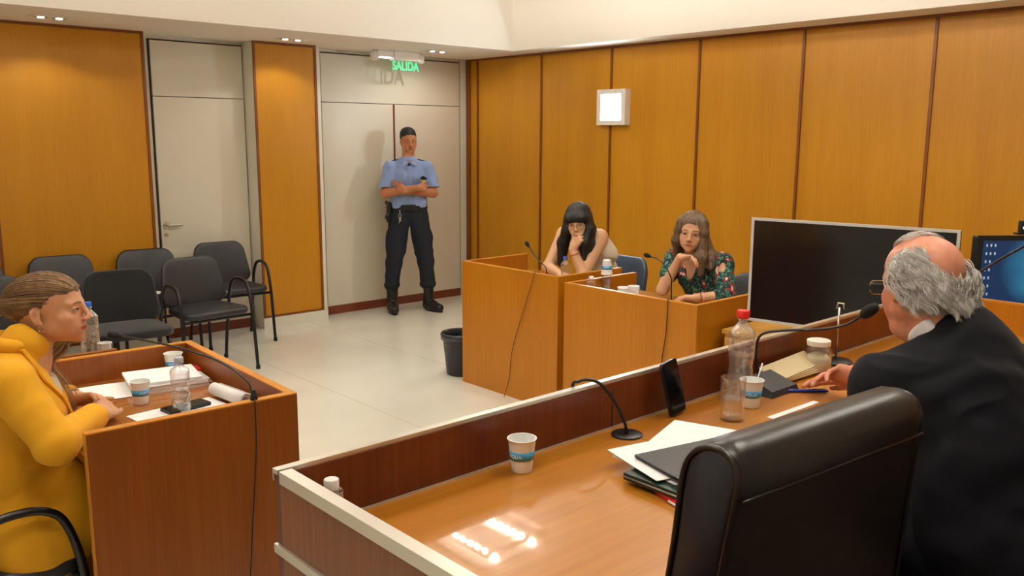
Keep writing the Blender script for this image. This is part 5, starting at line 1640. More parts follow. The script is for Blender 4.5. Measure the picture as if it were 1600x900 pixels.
# ================================================================ the grey-haired man at the bench
def grey_man():
    H = Frame((2.219, 0.908, 1.336), (0.48, 0.877), pitch=R(10), roll=R(-2), scale=1.05)
    T = Frame((2.19, 0.72, 0), (0.50, 0.866))
    B = Blob(0.0036)
    head(B, H, jaw=1.18, nose=1.15, fem=False)
    B.ell(H(0, -0.045, -0.105), (0.040, 0.040, 0.022), 0.03, H.R)
    nk = V(2.20, 0.80, 1.20)
    B.cone(H(0, 0.03, -0.05), nk, 0.062, 0.070, 0.03)
    B.cone(H(0, -0.01, -0.10), nk, 0.045, 0.060, 0.03)
    shL, shR = V(2.045, 0.90, 1.105), V(2.375, 0.71, 1.105)
    B.cone(nk, shL, 0.05, 0.055, 0.02); B.cone(nk, shR, 0.05, 0.055, 0.02)
    B.cone(V(2.18, 0.74, 1.06), V(2.13, 0.60, 0.78), 0.10, 0.13, 0.05)
    B.cone(nk, V(2.18, 0.74, 1.06), 0.07, 0.10, 0.03)
    elL, elR = V(2.13, 0.955, 0.95), V(2.60, 0.92, 0.99)
    wrL, wrR = V(2.385, 1.085, 1.025), V(2.60, 1.14, 1.00)
    B.cone(shL, elL, 0.055, 0.045, 0.03); B.cone(elL, wrL, 0.042, 0.030, 0.02)
    B.cone(shR, elR, 0.055, 0.045, 0.03); B.cone(elR, wrR, 0.042, 0.030, 0.02)
    hand(B, wrL + V(-0.01, 0.01, 0), V(-0.12, 0.985, -0.05), V(0.80, 0.15, 0.45), 1, curl=((4, 12, 12), (20, 20, 18), (36, 30, 22), (52, 35, 25)), s=1.06, spread=6, thumb=(0.42, -0.12), thumb_curl=4)
    hand(B, wrR, V(-0.3, 0.9, -0.05), V(0, 0, 1), 1, curl=(18, 20, 22, 25), s=1.0)
    for s in (-1, 1):
        B.cone(T(s * 0.10, 0.02, 0.76), T(s * 0.12, -0.42, 0.76), 0.09, 0.065, 0.04)
        B.cone(T(s * 0.12, -0.42, 0.76), T(s * 0.12, -0.38, 0.29), 0.06, 0.04, 0.03)
    hc = head_color(S((206, 140, 112)), S((160, 84, 74)), H, blush=0.3)
    def colr(P):
        c = hc(P)
        L = H.inv(P)
        m = np.clip((L[:, 2] - 0.03) / 0.05, 0, 1) * (np.abs(L[:, 2]) < 0.2)
        n = vnoise(P * 38, 3) * 0.5 + vnoise(P * 90, 5) * 0.25
        c = c * (1 - (0.18 * m * np.clip(n + 0.2, 0, 1))[:, None] * np.array([0.5, 1.0, 1.1]))
        return c
    p = blob_obj('person', B, M_skin, None, None, colr)
    props(p, 'balding man with grey hair and glasses in a dark navy jacket, seen from behind', 'person', 'people in the courtroom')
    eyes(H, p, gaze=(0, -1, 0))
    M_gh = hair_mat('hair_grey_base', S((172, 166, 159)), S((208, 202, 194)))
    brows(H, p, M_gh, th=0.0034)
    # jacket
    J = Blob(0.006)
    J.ell(V(2.175, 0.745, 1.06), (0.215, 0.135, 0.15), 0.05, T.R)
    J.ell(V(2.155, 0.67, 0.92), (0.210, 0.150, 0.20), 0.06, T.R)
    J.ell(V(2.14, 0.63, 0.78), (0.215, 0.170, 0.14), 0.06, T.R)
    J.cone(V(2.18, 0.755, 1.13), V(2.200, 0.792, 1.228), 0.125, 0.083, 0.04)
    for sh, el, wr in ((shL, elL, wrL), (shR, elR, wrR)):
        J.cone(nk + V(0, -0.03, -0.02), sh, 0.092, 0.080, 0.04)
        J.cone(sh, el, 0.078, 0.058, 0.03)
        J.cone(el, el + (wr - el) * 0.80, 0.062, 0.048, 0.02)
        e_ = el + (wr - el) * 0.80; d_ = (wr - el) / np.linalg.norm(wr - el)
        J.cone(e_ + d_ * 0.005, e_ + d_ * 0.09, 0.038, 0.038, 0.004, True)
    J.cone(H(0, -0.015, -0.02), nk + V(0.012, 0.038, 0.046), 0.066, 0.074, 0.008, True)
    M_jk = mat('navy_suit', S((10, 10, 17)), rough=0.9, spec=0.25, sheen=0.03, bump=(600, 0.15, 0.0008))
    blob_obj('jacket', J, M_jk, p, cloth_disp(0.010, 8, 41, (1, 1, 1.2)))
    cl = Blob(0.004)
    ax_ = np.array(nk) - H(0, 0.02, -0.06); ax_ /= np.linalg.norm(ax_)
    u = H.vec(1, 0, 0); v = np.cross(ax_, u); v /= np.linalg.norm(v)
    cc = nk + V(0.004, 0.036, 0.036)
    ring = [cc + (u * math.cos(a) * 0.077 + v * math.sin(a) * 0.077) for a in np.linspace(R(-30), R(210), 41)]
    for k_ in (-0.004, 0.002, 0.008, 0.014, 0.020):
        for a_, b_ in zip(ring[:-1], ring[1:]): cl.cone(a_ + ax_ * k_, b_ + ax_ * k_, 0.0045, 0.0045, 0.008)
    blob_obj('shirt_collar', cl, mat('white_shirt', S((232, 230, 232)), rough=0.8), p)
    cu = Blob(0.004)
    d_ = (wrL - elL) / np.linalg.norm(wrL - elL)
    cu.cone(elL + (wrL - elL) * 0.72, elL + (wrL - elL) * 0.88, 0.040, 0.038, 0.004); cu.cone(elL + (wrL - elL) * 0.9, wrL + d_ * 0.05, 0.034, 0.034, 0.003, True)
    blob_obj('shirt_cuff', cu, mat('white_shirt', S((232, 230, 232)), rough=0.8), p)
    tr = Blob(0.008)
    for s in (-1, 1):
        tr.cone(T(s * 0.10, 0.04, 0.76), T(s * 0.12, -0.42, 0.765), 0.115, 0.085, 0.04)
        tr.cone(T(s * 0.12, -0.42, 0.765), T(s * 0.12, -0.38, 0.30), 0.08, 0.06, 0.03)
    blob_obj('trousers', tr, M_navy, p)
    for s in (-1, 1):
        sh = Blob(0.006); sh.cone(T(s * 0.12, -0.38, 0.25), T(s * 0.12, -0.55, 0.24), 0.048, 0.036, 0.02); sh.ell(T(s * 0.12, -0.45, 0.10), (0.4, 0.4, 0.102), 0.003, None, True)
        blob_obj('shoe', sh, M_black, p)
    # hair: ring round the bald crown
    h = Blob(0.004)
    h.ell(H(0, 0.026, 0.024), np.array((0.090, 0.108, 0.086)), 0.01, H.R)
    h.ell(H(0, 0.048, -0.030), np.array((0.086, 0.088, 0.052)), 0.02, H.R)
    h.ell(H(-0.018, 0.105, 0.082), np.array((0.074, 0.085, 0.080)), 0.015, H.R, True)
    h.ell(H(-0.03, 0.0, 0.125), np.array((0.055, 0.09, 0.040)), 0.015, H.R, True)
    h.ell(H(0, -0.128, -0.03), np.array((0.11, 0.078, 0.112)), 0.010, H.R, True)
    h.ell(H(0, -0.035, -0.085), np.array((0.13, 0.070, 0.075)), 0.012, H.R, True)
    for s in (-1, 1): h.ell(H(s * 0.092, 0.006, -0.020), np.array((0.028, 0.036, 0.050)), 0.008, H.R, True)
    def hd(P, N):
        L = H.inv(P)
        a = np.arctan2(L[:, 0], L[:, 1])
        return 0.0035 * vnoise(np.stack([a * 9, L[:, 2] * 26, L[:, 2] * 5], 1), 6)
    blob_obj('hair', h, M_gh, p, hd)
    r = np.random.default_rng(3)
    ear_l = H(0.082, 0.004, -0.008)
    sets = {0: [], 1: []}
    cen = np.array((0, 0.022, 0.010)); rad = np.array((0.083, 0.101, 0.080))
    for i in range(520):
        az0 = r.uniform(-2.2, 3.0)           # angle from the back of the head (+y) towards the temples
        if i % 3 == 0: az0 = r.uniform(1.9, 3.1)
        left = 1 if az0 > 0 else 0
        top = 0.02 + 1.0 * min(1, max(0, (abs(az0) - 0.35) / 0.8)) * (1.0 if left else 0.5)
        if az0 > 1.0: top = 1.25
        e00 = r.uniform(-0.25, top)
        if abs(az0) > 1.6: e00 = r.uniform(0.15, top)
        if az0 > 1.0 and r.random() < 0.4: e00 = 0.1 + (top + 0.02) * math.sqrt(r.random())
        if az0 > 1.95: e00 = 0.62 + 0.74 * math.sqrt(r.random())
        L_ = r.uniform(0.050, 0.088) * (0.8 if abs(az0) > 1.4 else 1.0)
        ph = r.uniform(0, 6.28); amp = r.uniform(0.002, 0.005); wav = r.uniform(5, 8)
        tip = r.uniform(0.006, 0.020); colr_ = int(r.random() < 0.55)
        sweep = 0.50 * (-1 if az0 > 0 else 1) * (0.4 + 0.6 * min(1, abs(az0)))
        for k in range(15):
            da, de, dl = r.normal() * 0.07, r.normal() * 0.07, abs(r.normal()) * 0.003
            pts = []
            for t in np.linspace(0, 1, 9):
                cl_ = 1 - 0.72 * t
                fr_ = 1 if az0 < 1.9 else 0.30
                e = e00 + de * cl_ - t * (L_ / 0.095) * 0.85 * fr_
                a = az0 + da * cl_ + sweep * t * (0.9 if az0 < 1.9 else 1.7) + 0.07 * math.sin(ph + t * wav)
                lift = 0.003 + dl + (0.008 * t + amp * math.sin(ph + t * wav) + tip * t * t * (0.8 if e < -0.1 else 0.25)) * (1 if az0 < 1.9 else 0.2)
                ee = max(e, -0.35)
                d = np.array((math.sin(a) * math.cos(ee), math.cos(a) * math.cos(ee), math.sin(ee)))
                q = cen + d * (rad + 0.004 + lift)
                q[2] += (e - ee) * 0.085
                pts.append(H(*q))
            if min(np.linalg.norm(q_ - ear_l) for q_ in pts) < 0.021: continue
            sets[colr_ if r.random() < 0.8 else 1 - colr_].append(np.array(pts))
    for i in range(130):
        a0, e0 = -1.0 + 0.12 * r.normal(), -0.15 + 0.12 * r.normal()
        pts = []
        for t in np.linspace(0, 1, 7):
            a = a0 - 0.10 * t; e = e0 - 0.35 * t; ee = max(e, -0.35)
            d = np.array((math.sin(a) * math.cos(ee), math.cos(a) * math.cos(ee), math.sin(ee)))
            q = cen + d * (rad + 0.006 + 0.004 * t + 0.022 * t * t); q[2] += (e - ee) * 0.085
            pts.append(H(*q))
        sets[1].append(np.array(pts))
    # thin hairs over the bald crown
    for i in range(90):
        a0 = r.uniform(-0.5, 0.6)
        pts = skull_path(H, (a0, -0.70 + 0.15 * r.random(), 0.72), (a0 * 1.2 + 0.1 * r.normal(), 0.15, 0.9), 0.003 + 0.006 * r.random(), 10)
        sets[1].append(np.array(pts))
    strands('hair_strands', sets[0], hair_mat('grey_strand', S((168, 161, 153)), S((198, 191, 182))), p, 0.0008, 4)
    strands('hair_strands', sets[1], hair_mat('white_strand', S((206, 202, 196)), S((232, 228, 222))), p, 0.0008, 4)
    # glasses
    g = MB()
    for s in (-1, 1):
        out = [(0.034 + dx * 0.5, dz * 0.5 - 0.004) for dx, dz in rrect(0.050, 0.034, 0.012)]
        g.tube([H(s * x, -0.114 + 0.10 * abs(x - 0.01) * 0.6, z) for x, z in [(0.034 + (x), z - 0.004) for x, z in rrect(0.050, 0.034, 0.012, 4)]] , 0.0017, 6)
        MB().tube([H(s * 0.059, -0.108, 0.004), H(s * 0.079, -0.078, 0.006), H(s * 0.084, 0.0, 0.004), H(s * 0.083, 0.02, -0.006)], [0.0018, 0.0024, 0.0020, 0.0016], 6).build('temple_arm', M_black, p, smooth=True)
    g.tube([H(-0.009, -0.113, 0.002), H(0, -0.116, 0.006), H(0.009, -0.113, 0.002)], 0.0018, 6)
    gl = g.build('glasses', mat('gold_frame', S((150, 118, 66)), rough=0.3, metal=0.8), p, smooth=True)
    return p
grey_man()
ex2 = executive_chair('dark leather chair the grey haired man sits on', (2.18, 0.16, ZF), R(-28), top=1.0, group='high-back leather chairs at the bench')

# ------------------------------------------------------------------ things on the desks
M_cup = mat('cup_plastic', S((236, 236, 232)), rough=0.3, sss=0.0)
M_cupblue = mat('cup_blue_band', S((72, 158, 206)), rough=0.35)
M_pet = clear_mat('clear_plastic', (0.98, 0.985, 0.99, 1), 0.05, 0.75, 0.04, 0.06, wrinkle=0.8)  # faint white mixed into the colour imitates highlights on crinkled plastic
M_water = clear_mat('water', (0.95, 0.96, 0.95, 1), 0.05, 0.45, 0.10)  # diffuse white in the colour imitates the brightening by refraction
M_glass = clear_mat('glass', (0.985, 0.985, 0.985, 1), 0.04, 0.80, 0.0)
M_paper = mat('white_paper', S((236, 234, 232)), rough=0.9)
M_txt = mat('white_print', S((226, 240, 248)), rough=0.5)

def arc_text(name, body, size, m, parent, r_at, z, ang, extrude=0.0003, tilt=0.0):
    """letters laid round a cup of radius r_at at height z, centred on angle ang"""
    cu = bpy.data.curves.new(name, 'FONT'); cu.body = body; cu.size = size; cu.align_x = 'CENTER'; cu.align_y = 'CENTER'; cu.extrude = extrude
    ob = bpy.data.objects.new(name + '_tmp', cu); col.objects.link(ob)
    dg = bpy.context.evaluated_depsgraph_get(); me = bpy.data.meshes.new_from_object(ob.evaluated_get(dg)); bpy.data.objects.remove(ob)
    for v in me.vertices:
        a = ang + v.co.x / r_at
        rr = r_at + 0.0006 + v.co.z + tilt * v.co.y
        v.co = Vector((rr * math.cos(a), rr * math.sin(a), z + v.co.y))
    me.name = name
    return link_mesh(name, me, m, parent)

def make_cup(label, loc, text_ang=None, spoon=False, flip=False, band=True, s=1.0, group='disposable cups'):
    t = thing('plastic_cup', label, 'cup', loc, 0, group)
    H_, r0, r1 = 0.086 * s, 0.0245 * s, 0.0345 * s
    prof = [(0.0015, 0.003), (r0 * 0.8, 0.003), (r0 * 0.92, 0.0), (r0, 0.002)]
    for k in range(1, 13):
        z = H_ * k / 13
        prof.append((r0 + (r1 - r0) * k / 13 + (0.0005 if (k % 2 and (k < 4 or k > 9)) else 0), z))
    prof += [(r1 + 0.0006, H_ - 0.002), (r1 + 0.0022, H_ - 0.0008), (r1 + 0.0022, H_ + 0.0006), (r1 - 0.0005, H_ + 0.0005)]
    prof += [(r0 + (r1 - r0) * k / 6 - 0.0012, H_ * k / 6) for k in range(5, 0, -1)] + [(r0 - 0.0012, 0.005), (0.0015, 0.005)]
    Mx = Matrix.Translation((0, 0, H_)) @ Matrix.Rotation(PI, 4, 'X') if flip else None
    MB().lathe(prof, n=40, M=Mx).build('body', M_cup, t, auto=50)
    if band:
        za, zb = H_ * 0.40, H_ * 0.66
        ra = r0 + (r1 - r0) * 0.40 + 0.0008; rb = r0 + (r1 - r0) * 0.66 + 0.0008
        bd = MB().lathe([(ra - 0.0006, za), (ra, za), (rb, zb), (rb - 0.0006, zb)], n=40, M=Mx, closed=True).build('printed_band', M_cupblue, t, smooth=True)
        if text_ang is not None:
            zz = (za + zb) / 2
            arc_text('printing', 'AQUA', 0.0130 * s, M_txt, bd, (ra + rb) / 2 - 0.0001, (H_ - zz) if flip else zz, text_ang)
    if spoon:
        MB().tube([(0.004, 0, 0.008), (0.016, -0.006, 0.075), (0.030, -0.012, 0.125)], [0.0022, 0.0020, 0.0026], 6, flat=0.5).build('stirrer', M_cup, t, smooth=True)
    return t

def make_bottle(label, loc, h=0.2, r=0.031, cap=S((40, 90, 190)), fill=0.5, waist=True, ring=True, rz=0, capr=0.0145, caph=0.017, group='water bottles', rings=0):
    t = thing('water_bottle', label, 'bottle', loc, rz, group)
    zn = h - caph
    prof = [(r * 0.55, 0.006), (r * 0.75, 0.0), (r * 0.93, 0.002), (r, 0.012)]
    N = 26
    for k in range(N + 1):
        u = k / N
        z = 0.014 + (h * 0.66) * u
        rr = r
        if waist: rr = r * (1 - 0.13 * math.exp(-((u - 0.50) / 0.13) ** 2))
        if rings: rr -= 0.0012 * (0.5 + 0.5 * math.sin(u * rings * 2 * PI))
        prof.append((rr, z))
    zs = 0.014 + h * 0.66
    for k in range(1, 9):
        u = k / 8
        prof.append((r + (0.0125 - r) * (0.5 - 0.5 * math.cos(PI * u)), zs + (zn - 0.008 - zs) * (u ** 0.85)))
    prof += [(0.0125, zn - 0.004), (0.0155, zn - 0.003), (0.0155, zn - 0.001), (0.0120, zn), (0.0120, zn + 0.004)]
    th = 0.0007
    inner = [(max(0.001, a - th), z + (th if i < 4 else 0)) for i, (a, z) in enumerate(prof)]
    MB().lathe(prof + inner[::-1], n=36, closed=True).build('shell', M_pet, t, smooth=True)
    if fill > 0:
        zt = h * fill
        wp = [(a - th - 0.0004, z + th) for (a, z) in prof if z < zt]
        MB().lathe([(wp[0][0], wp[0][1])] + wp[1:] + [(wp[-1][0], zt)], n=36).build('water', M_water, t, smooth=False, auto=50)
    cm = mat('cap_%d_%d_%d' % tuple(int(c * 255) for c in cap[:3]), cap, rough=0.4)
    MB().lathe([(capr - 0.001, zn + 0.0), (capr, zn + 0.001), (capr, zn + caph - 0.002), (capr - 0.0015, zn + caph)], n=36, wob=lambda a, z: 1 + 0.02 * math.sin(a * 26)).build('cap', cm, t, auto=40)
    return t

# near bench
make_cup('white plastic cup with a blue band standing alone on the glossy bench top', (1.285, 1.378, ZD), text_ang=R(-168), s=0.92)
make_cup('white plastic cup with a stirrer, behind the water glass on the bench', (2.098, 1.300, ZD), text_ang=R(-150), spoon=True, s=0.93)
# drinking glass
g = thing('drinking_glass', 'clear straight glass half full of water on the bench', 'glass', (1.962, 1.272, ZD))
R_, HG = 0.033, 0.118
MB().lathe([(0.001, 0.0), (R_ - 0.002, 0.0), (R_, 0.002), (R_ + 0.001, HG - 0.001), (R_ + 0.0003, HG), (R_ - 0.0006, HG - 0.001), (R_ - 0.0016, 0.016), (R_ - 0.006, 0.011), (0.001, 0.010)], n=48).build('body', M_glass, g, smooth=True, auto=60)
MB().lathe([(0.001, 0.0108), (R_ - 0.0062, 0.0113), (R_ - 0.0019, 0.0165), (R_ - 0.0014, 0.060), (0.001, 0.060)], n=48).build('water', M_water, g, auto=60)
make_bottle('tall clear water bottle with a red cap on the bench', (2.150, 1.372, ZD), h=0.262, r=0.0385, cap=S((214, 34, 24)), fill=0.50, waist=True, capr=0.0185, caph=0.022, rings=9)
make_bottle('small clear bottle with a white cap in the front corner of the bench', (0.797, 1.383, ZD), h=0.112, r=0.0225, cap=S((226, 224, 220)), fill=0.0, waist=False, capr=0.0145, caph=0.019)
# jar with powder
j = thing('glass_jar', 'glass jar of pale powder with a white lid on the bench', 'jar', (2.600, 1.372, ZD))
MB().lathe([(0.03, 0), (0.042, 0.003), (0.044, 0.012), (0.044, 0.066), (0.040, 0.080), (0.034, 0.088), (0.034, 0.098), (0.0325, 0.098), (0.0325, 0.089), (0.0385, 0.080), (0.0425, 0.066), (0.0425, 0.012), (0.04, 0.004), (0.001, 0.003)], n=40).build('body', M_glass, j, smooth=True)
MB().lathe([(0.001, 0.004), (0.039, 0.0045), (0.0415, 0.012), (0.0418, 0.044), (0.03, 0.056), (0.012, 0.064), (0.001, 0.062)], n=40).build('powder', mat('powder', S((224, 214, 184)), rough=0.95), j, auto=60)
MB().lathe([(0.037, 0.088), (0.038, 0.0985), (0.0375, 0.104), (0.034, 0.1055), (0.001, 0.1055)], n=40).build('lid', mat('lid_cream', S((226, 218, 204)), rough=0.4), j, auto=40)
# beige folder of papers
fo = thing('paper_bundle', 'bundle of beige folders leaning against the bench panel behind the bottle', 'folder', (2.45, 1.38, ZD))
M_beige = mat('beige_card', S((206, 188, 148)), rough=0.85)
for k in range(4):
    MB().box(-0.13 - 0.012 * k, 0.15 - 0.01 * k, -0.070, 0.0, 0, 0.0065, 0.002, M=Matrix.Translation((0.02, 0.036, 0.026 + 0.0095 * k)) @ Matrix.Rotation(R(17 + 4 * k), 4, 'X') @ Matrix.Rotation(R(1.5 * k - 2), 4, 'Z')).build('folder', M_beige, fo)
# microphone base, gooseneck and head
def gooseneck_mic(label, base, path, r=0.0032, head_len=0.045, head_r=0.0105, base_kind='round', group='gooseneck microphones', loc=(0, 0, 0)):
    t = thing('microphone', label, 'microphone', base, 0, group)
    b = Vector(base)
    pp = [Vector(q) - b for q in path]
    p = bez(pp, 8)
    MB().tube(p, r, 8).build('gooseneck', M_black, t, smooth=True)
    d = (p[-1] - p[-3]).normalized()
    e = p[-1]
    M = Matrix.Translation(e) @ d.to_track_quat('Z', 'Y').to_matrix().to_4x4()
    MB().lathe([(r * 1.2, -0.012), (r * 1.8, -0.006), (head_r * 0.75, 0.0), (head_r, head_len * 0.2), (head_r * 1.02, head_len * 0.6), (head_r * 0.8, head_len * 0.88), (head_r * 0.3, head_len)], n=20, M=M).build('head', mat('foam_black', S((14, 14, 15)), rough=0.9), t, smooth=True)
    return t
mb_ = gooseneck_mic('gooseneck microphone reaching toward the grey haired man, with a wedge base', (2.285, 1.345, ZD), [(2.255, 1.372, 0.985), (2.258, 1.390, 1.06), (2.27, 1.385, 1.118), (2.30, 1.33, 1.137), (2.345, 1.235, 1.150), (2.355, 1.16, 1.176), (2.335, 1.105, 1.215)], r=0.0042, head_len=0.060, head_r=0.0165)
MB().poly([(-0.075, -0.045, 0), (0.075, -0.045, 0), (0.075, 0.05, 0), (-0.075, 0.05, 0), (-0.068, -0.040, 0.018), (0.068, -0.040, 0.018), (0.06, 0.046, 0.048), (-0.06, 0.046, 0.048)],
          [(0, 3, 2, 1), (4, 5, 6, 7), (0, 1, 5, 4), (1, 2, 6, 5), (2, 3, 7, 6), (3, 0, 4, 7)]).build('wedge_base', mat('charcoal_plastic', S((44, 44, 48)), rough=0.45), mb_)
# slim stand
st = thing('cable_stand', 'slim metal stand with a round foot beside the glass jar', 'stand', (2.747, 1.385, ZD))
MB().lathe([(0.055, 0), (0.055, 0.006), (0.05, 0.010), (0.008, 0.013)], n=32).build('foot', M_black, st, auto=40)
MB().tube([(0, 0, 0.012), (0.006, 0.002, 0.19)], 0.0035, 8).build('rod', M_chrome, st, smooth=True)
MB().tube([(0.006, -0.014, 0.185), (0.006, -0.012, 0.205), (0.006, 0.008, 0.205), (0.006, 0.012, 0.185)], 0.003, 8).build('clip', M_chrome, st, smooth=True)
# pen
pn = thing('ballpoint_pen', 'blue ballpoint pen lying by the hand of the grey haired man', 'pen', (2.345, 1.27, ZD + 0.0055), R(-42))
MB().lathe([(0.001, -0.07), (0.004, -0.062), (0.0052, -0.05), (0.0052, 0.06), (0.003, 0.068)], n=12, M=Matrix.Rotation(PI / 2, 4, 'Y')).build('barrel', mat('pen_blue', S((34, 48, 150)), rough=0.3), pn, smooth=True)
MB().box(0.02, 0.062, -0.0015, 0.0015, 0.0055, 0.0075).build('clip', M_chrome, pn)

def sheet(name, label, cat, loc, w, h, rz, m=None, z=0.0012, group=None, bend=0.0, n=10, skew=0.0):
    t = MB()
    def g(u, v):
        x = (u - 0.5) * w; y = (v - 0.5) * h
        return (x + skew * y, y, bend * math.sin(PI * u) * (0.4 + 0.6 * v) + bend * 0.5 * (v ** 2))
    P_ = []
    for j_ in range(n + 1):
        for i_ in range(n + 1): P_.append(g(i_ / n, j_ / n))
    K = len(P_)
    P_ += [(a, b, c + z) for (a, b, c) in P_]
    F_ = []
    for j_ in range(n):
        for i_ in range(n):
            a = j_ * (n + 1) + i_
            F_.append((a, a + n + 1, a + n + 2, a + 1)); F_.append((K + a, K + a + 1, K + a + n + 2, K + a + n + 1))
    rim = [i_ for i_ in range(n + 1)] + [j_ * (n + 1) + n for j_ in range(1, n + 1)] + [n * (n + 1) + i_ for i_ in range(n - 1, -1, -1)] + [j_ * (n + 1) for j_ in range(n - 1, 0, -1)]
    for a, b in zip(rim, rim[1:] + rim[:1]): F_.append((a, b, K + b, K + a))
    o = t.poly(P_, F_).build(name, m or M_paper, None, smooth=False, loc=loc)
    o.rotation_euler = (0, 0, rz)
    props(o, label, cat, group)
    return o
sheet('paper_strip', 'narrow white paper strip lying alone on the bench top', 'paper', (2.165, 1.203, ZD + 0.0005), 0.235, 0.020, R(-2))
sheet('paper_sheet', 'large white sheet reaching toward the phone on the bench', 'paper', (1.711, 1.143, ZD + 0.0315), 0.205, 0.29, R(18), bend=0.0)
sheet('paper_sheet', 'upper crumpled white sheet under the black folder, its corner pointing left', 'paper', (1.568, 1.138, ZD + 0.0335), 0.285, 0.20, R(-17), bend=0.0035)
sheet('paper_sheet', 'lower white sheet between the black folder and the green case', 'paper', (1.58, 1.133, ZD + 0.0285), 0.285, 0.205, R(-8), bend=0.0)
bf = thing('document_folder', 'black document folder on top of the papers on the bench', 'folder', (1.590, 1.046, ZD + 0.0395), R(-15))
MB().box(-0.16, 0.16, -0.115, 0.115, 0.0, 0.002, 0.001).build('cover', M_leather, bf)
MB().box(-0.16, 0.16, -0.115, 0.115, 0.0060, 0.0085, 0.0012, M=Matrix.Rotation(R(-1.0), 4, 'Y')).build('cover', M_leather, bf)
MB().box(-0.155, 0.155, -0.11, 0.112, 0.0022, 0.0055).build('pages', M_paper, bf)
gf = thing('document_case', 'dark green textured document case below the papers on the bench', 'folder', (1.550, 1.072, ZD + 0.0112), R(-1))
M_green_case = mat('green_case', S((24, 44, 34)), rough=0.3, bump=(120, 0.5, 0.002))
MB().box(-0.152, 0.152, -0.10, 0.10, 0.0, 0.0165, 0.003).build('case', M_green_case, gf)
MB().tube([(-0.1525, -0.098, 0.008), (-0.1525, 0.098, 0.008)], 0.002, 8).build('zip', mat('zip_metal', S((150, 152, 150)), rough=0.3, metal=0.7), gf, smooth=True)
rf = thing('red_booklet', 'red booklet poking out under the green document case', 'booklet', (1.480, 0.985, ZD + 0.0005), R(-18))
MB().box(-0.10, 0.10, -0.085, 0.085, 0, 0.010, 0.002).build('cover', mat('red_cover', S((196, 26, 34)), rough=0.35), rf)
MB().box(-0.0103 * 10, -0.1001, -0.06, 0.03, 0.003, 0.0065).build('printed_line', M_txt, rf)
# phone leaning against the rail
ph = thing('smartphone', 'black smartphone leaning upright against the bench rail', 'phone', (1.882, 1.385, ZD + 0.004), R(3))
tl = Matrix.Rotation(R(-11), 4, 'X') @ Matrix.Rotation(R(-7), 4, 'Y')
MB().prism([(a, b + 0.078) for a, b in rrect(0.072, 0.148, 0.010)], 0.0, 0.009, 'y', M=tl).build('case', M_black, ph)
MB().prism([(a, b + 0.078) for a, b in rrect(0.067, 0.142, 0.008)], -0.0012, -0.0001, 'y', M=tl).build('screen', mat('phone_glass', S((10, 12, 16)), rough=0.08), ph)
# cable grommet
gr = thing('cable_grommet', 'black round cable grommet with a cable looping over the bench rail', 'grommet', (1.652, 1.378, ZD))
MB().lathe([(0.040, 0.0005), (0.040, 0.004), (0.036, 0.006), (0.010, 0.004)], n=32).build('ring', M_black, gr, auto=40)
MB().tube(bez([(0.0, 0.0, 0.003), (-0.004, 0.006, 0.035), (-0.026, 0.022, 0.090), (-0.056, 0.040, 0.135), (-0.080, 0.058, 0.149), (-0.100, 0.078, 0.144), (-0.108, 0.0935, 0.115), (-0.11, 0.094, -0.1), (-0.12, 0.094, -0.9)], 8), 0.0042, 8).build('cable', M_black, gr, smooth=True)

# ---- left desk
LZ = 0.80
make_cup('white plastic cup with a blue band nearest the hands of the woman in yellow', (0.985, 2.960, LZ), text_ang=R(-80), s=0.93)
make_cup('white plastic cup behind the stack of papers on the left desk', (1.215, 3.262, LZ + 0.0003), text_ang=R(-115), s=0.95)
make_cup('white plastic cup beside the tall bottle on the narrow ledge', (1.032, 3.462, 0.8552), band=False, s=0.70)
make_bottle('small clear water bottle with a pale cap on the left desk', (1.055, 2.785, LZ), h=0.185, r=0.031, cap=S((176, 182, 196)), fill=0.42)
make_bottle('tall clear water bottle with a blue cap on the narrow ledge behind the left desk', (0.982, 3.466, 0.8552), h=0.225, r=0.034, cap=S((40, 92, 190)), fill=0.0, waist=False, rings=7)
sheet('paper_sheet', 'white papers by the far panel of the left desk beside the woman in yellow', 'paper', (0.93, 3.17, LZ + 0.0005), 0.26, 0.20, R(-8), bend=0.003)
# stack of documents with red tabs
dk = thing('document_stack', 'stack of bound documents with red corners on the left desk', 'documents', (1.14, 3.135, LZ), R(-7))
zz = 0.0005
for k, (w, h_, th, dx, dy, rz_) in enumerate([(0.25, 0.20, 0.010, 0.0, 0, 0), (0.25, 0.20, 0.003, 0.008, 0, 2), (0.245, 0.20, 0.011, 0.0, 0.0, -2), (0.25, 0.205, 0.003, 0.0, 0.0, 1), (0.245, 0.20, 0.010, -0.015, 0.01, -4)]):
    MB().box(-w / 2 + dx, w / 2 + dx, -h_ / 2 + dy, h_ / 2 + dy, zz, zz + th, 0.0006, M=Matrix.Rotation(R(rz_), 4, 'Z')).build('document', M_paper if k in (0, 2, 4) else mat('clear_cover', S((200, 196, 196)), rough=0.3), dk)
    zz += th + 0.0003
M_red = mat('red_tab', S((200, 36, 26)), rough=0.4)
MB().box(0.085, 0.132, 0.02, 0.095, 0.028, 0.0365, 0.001).build('red_tab', M_red, dk)
MB().box(0.118, 0.136, -0.02, 0.03, 0.011, 0.0145, 0.001).build('red_tab', M_red, dk)
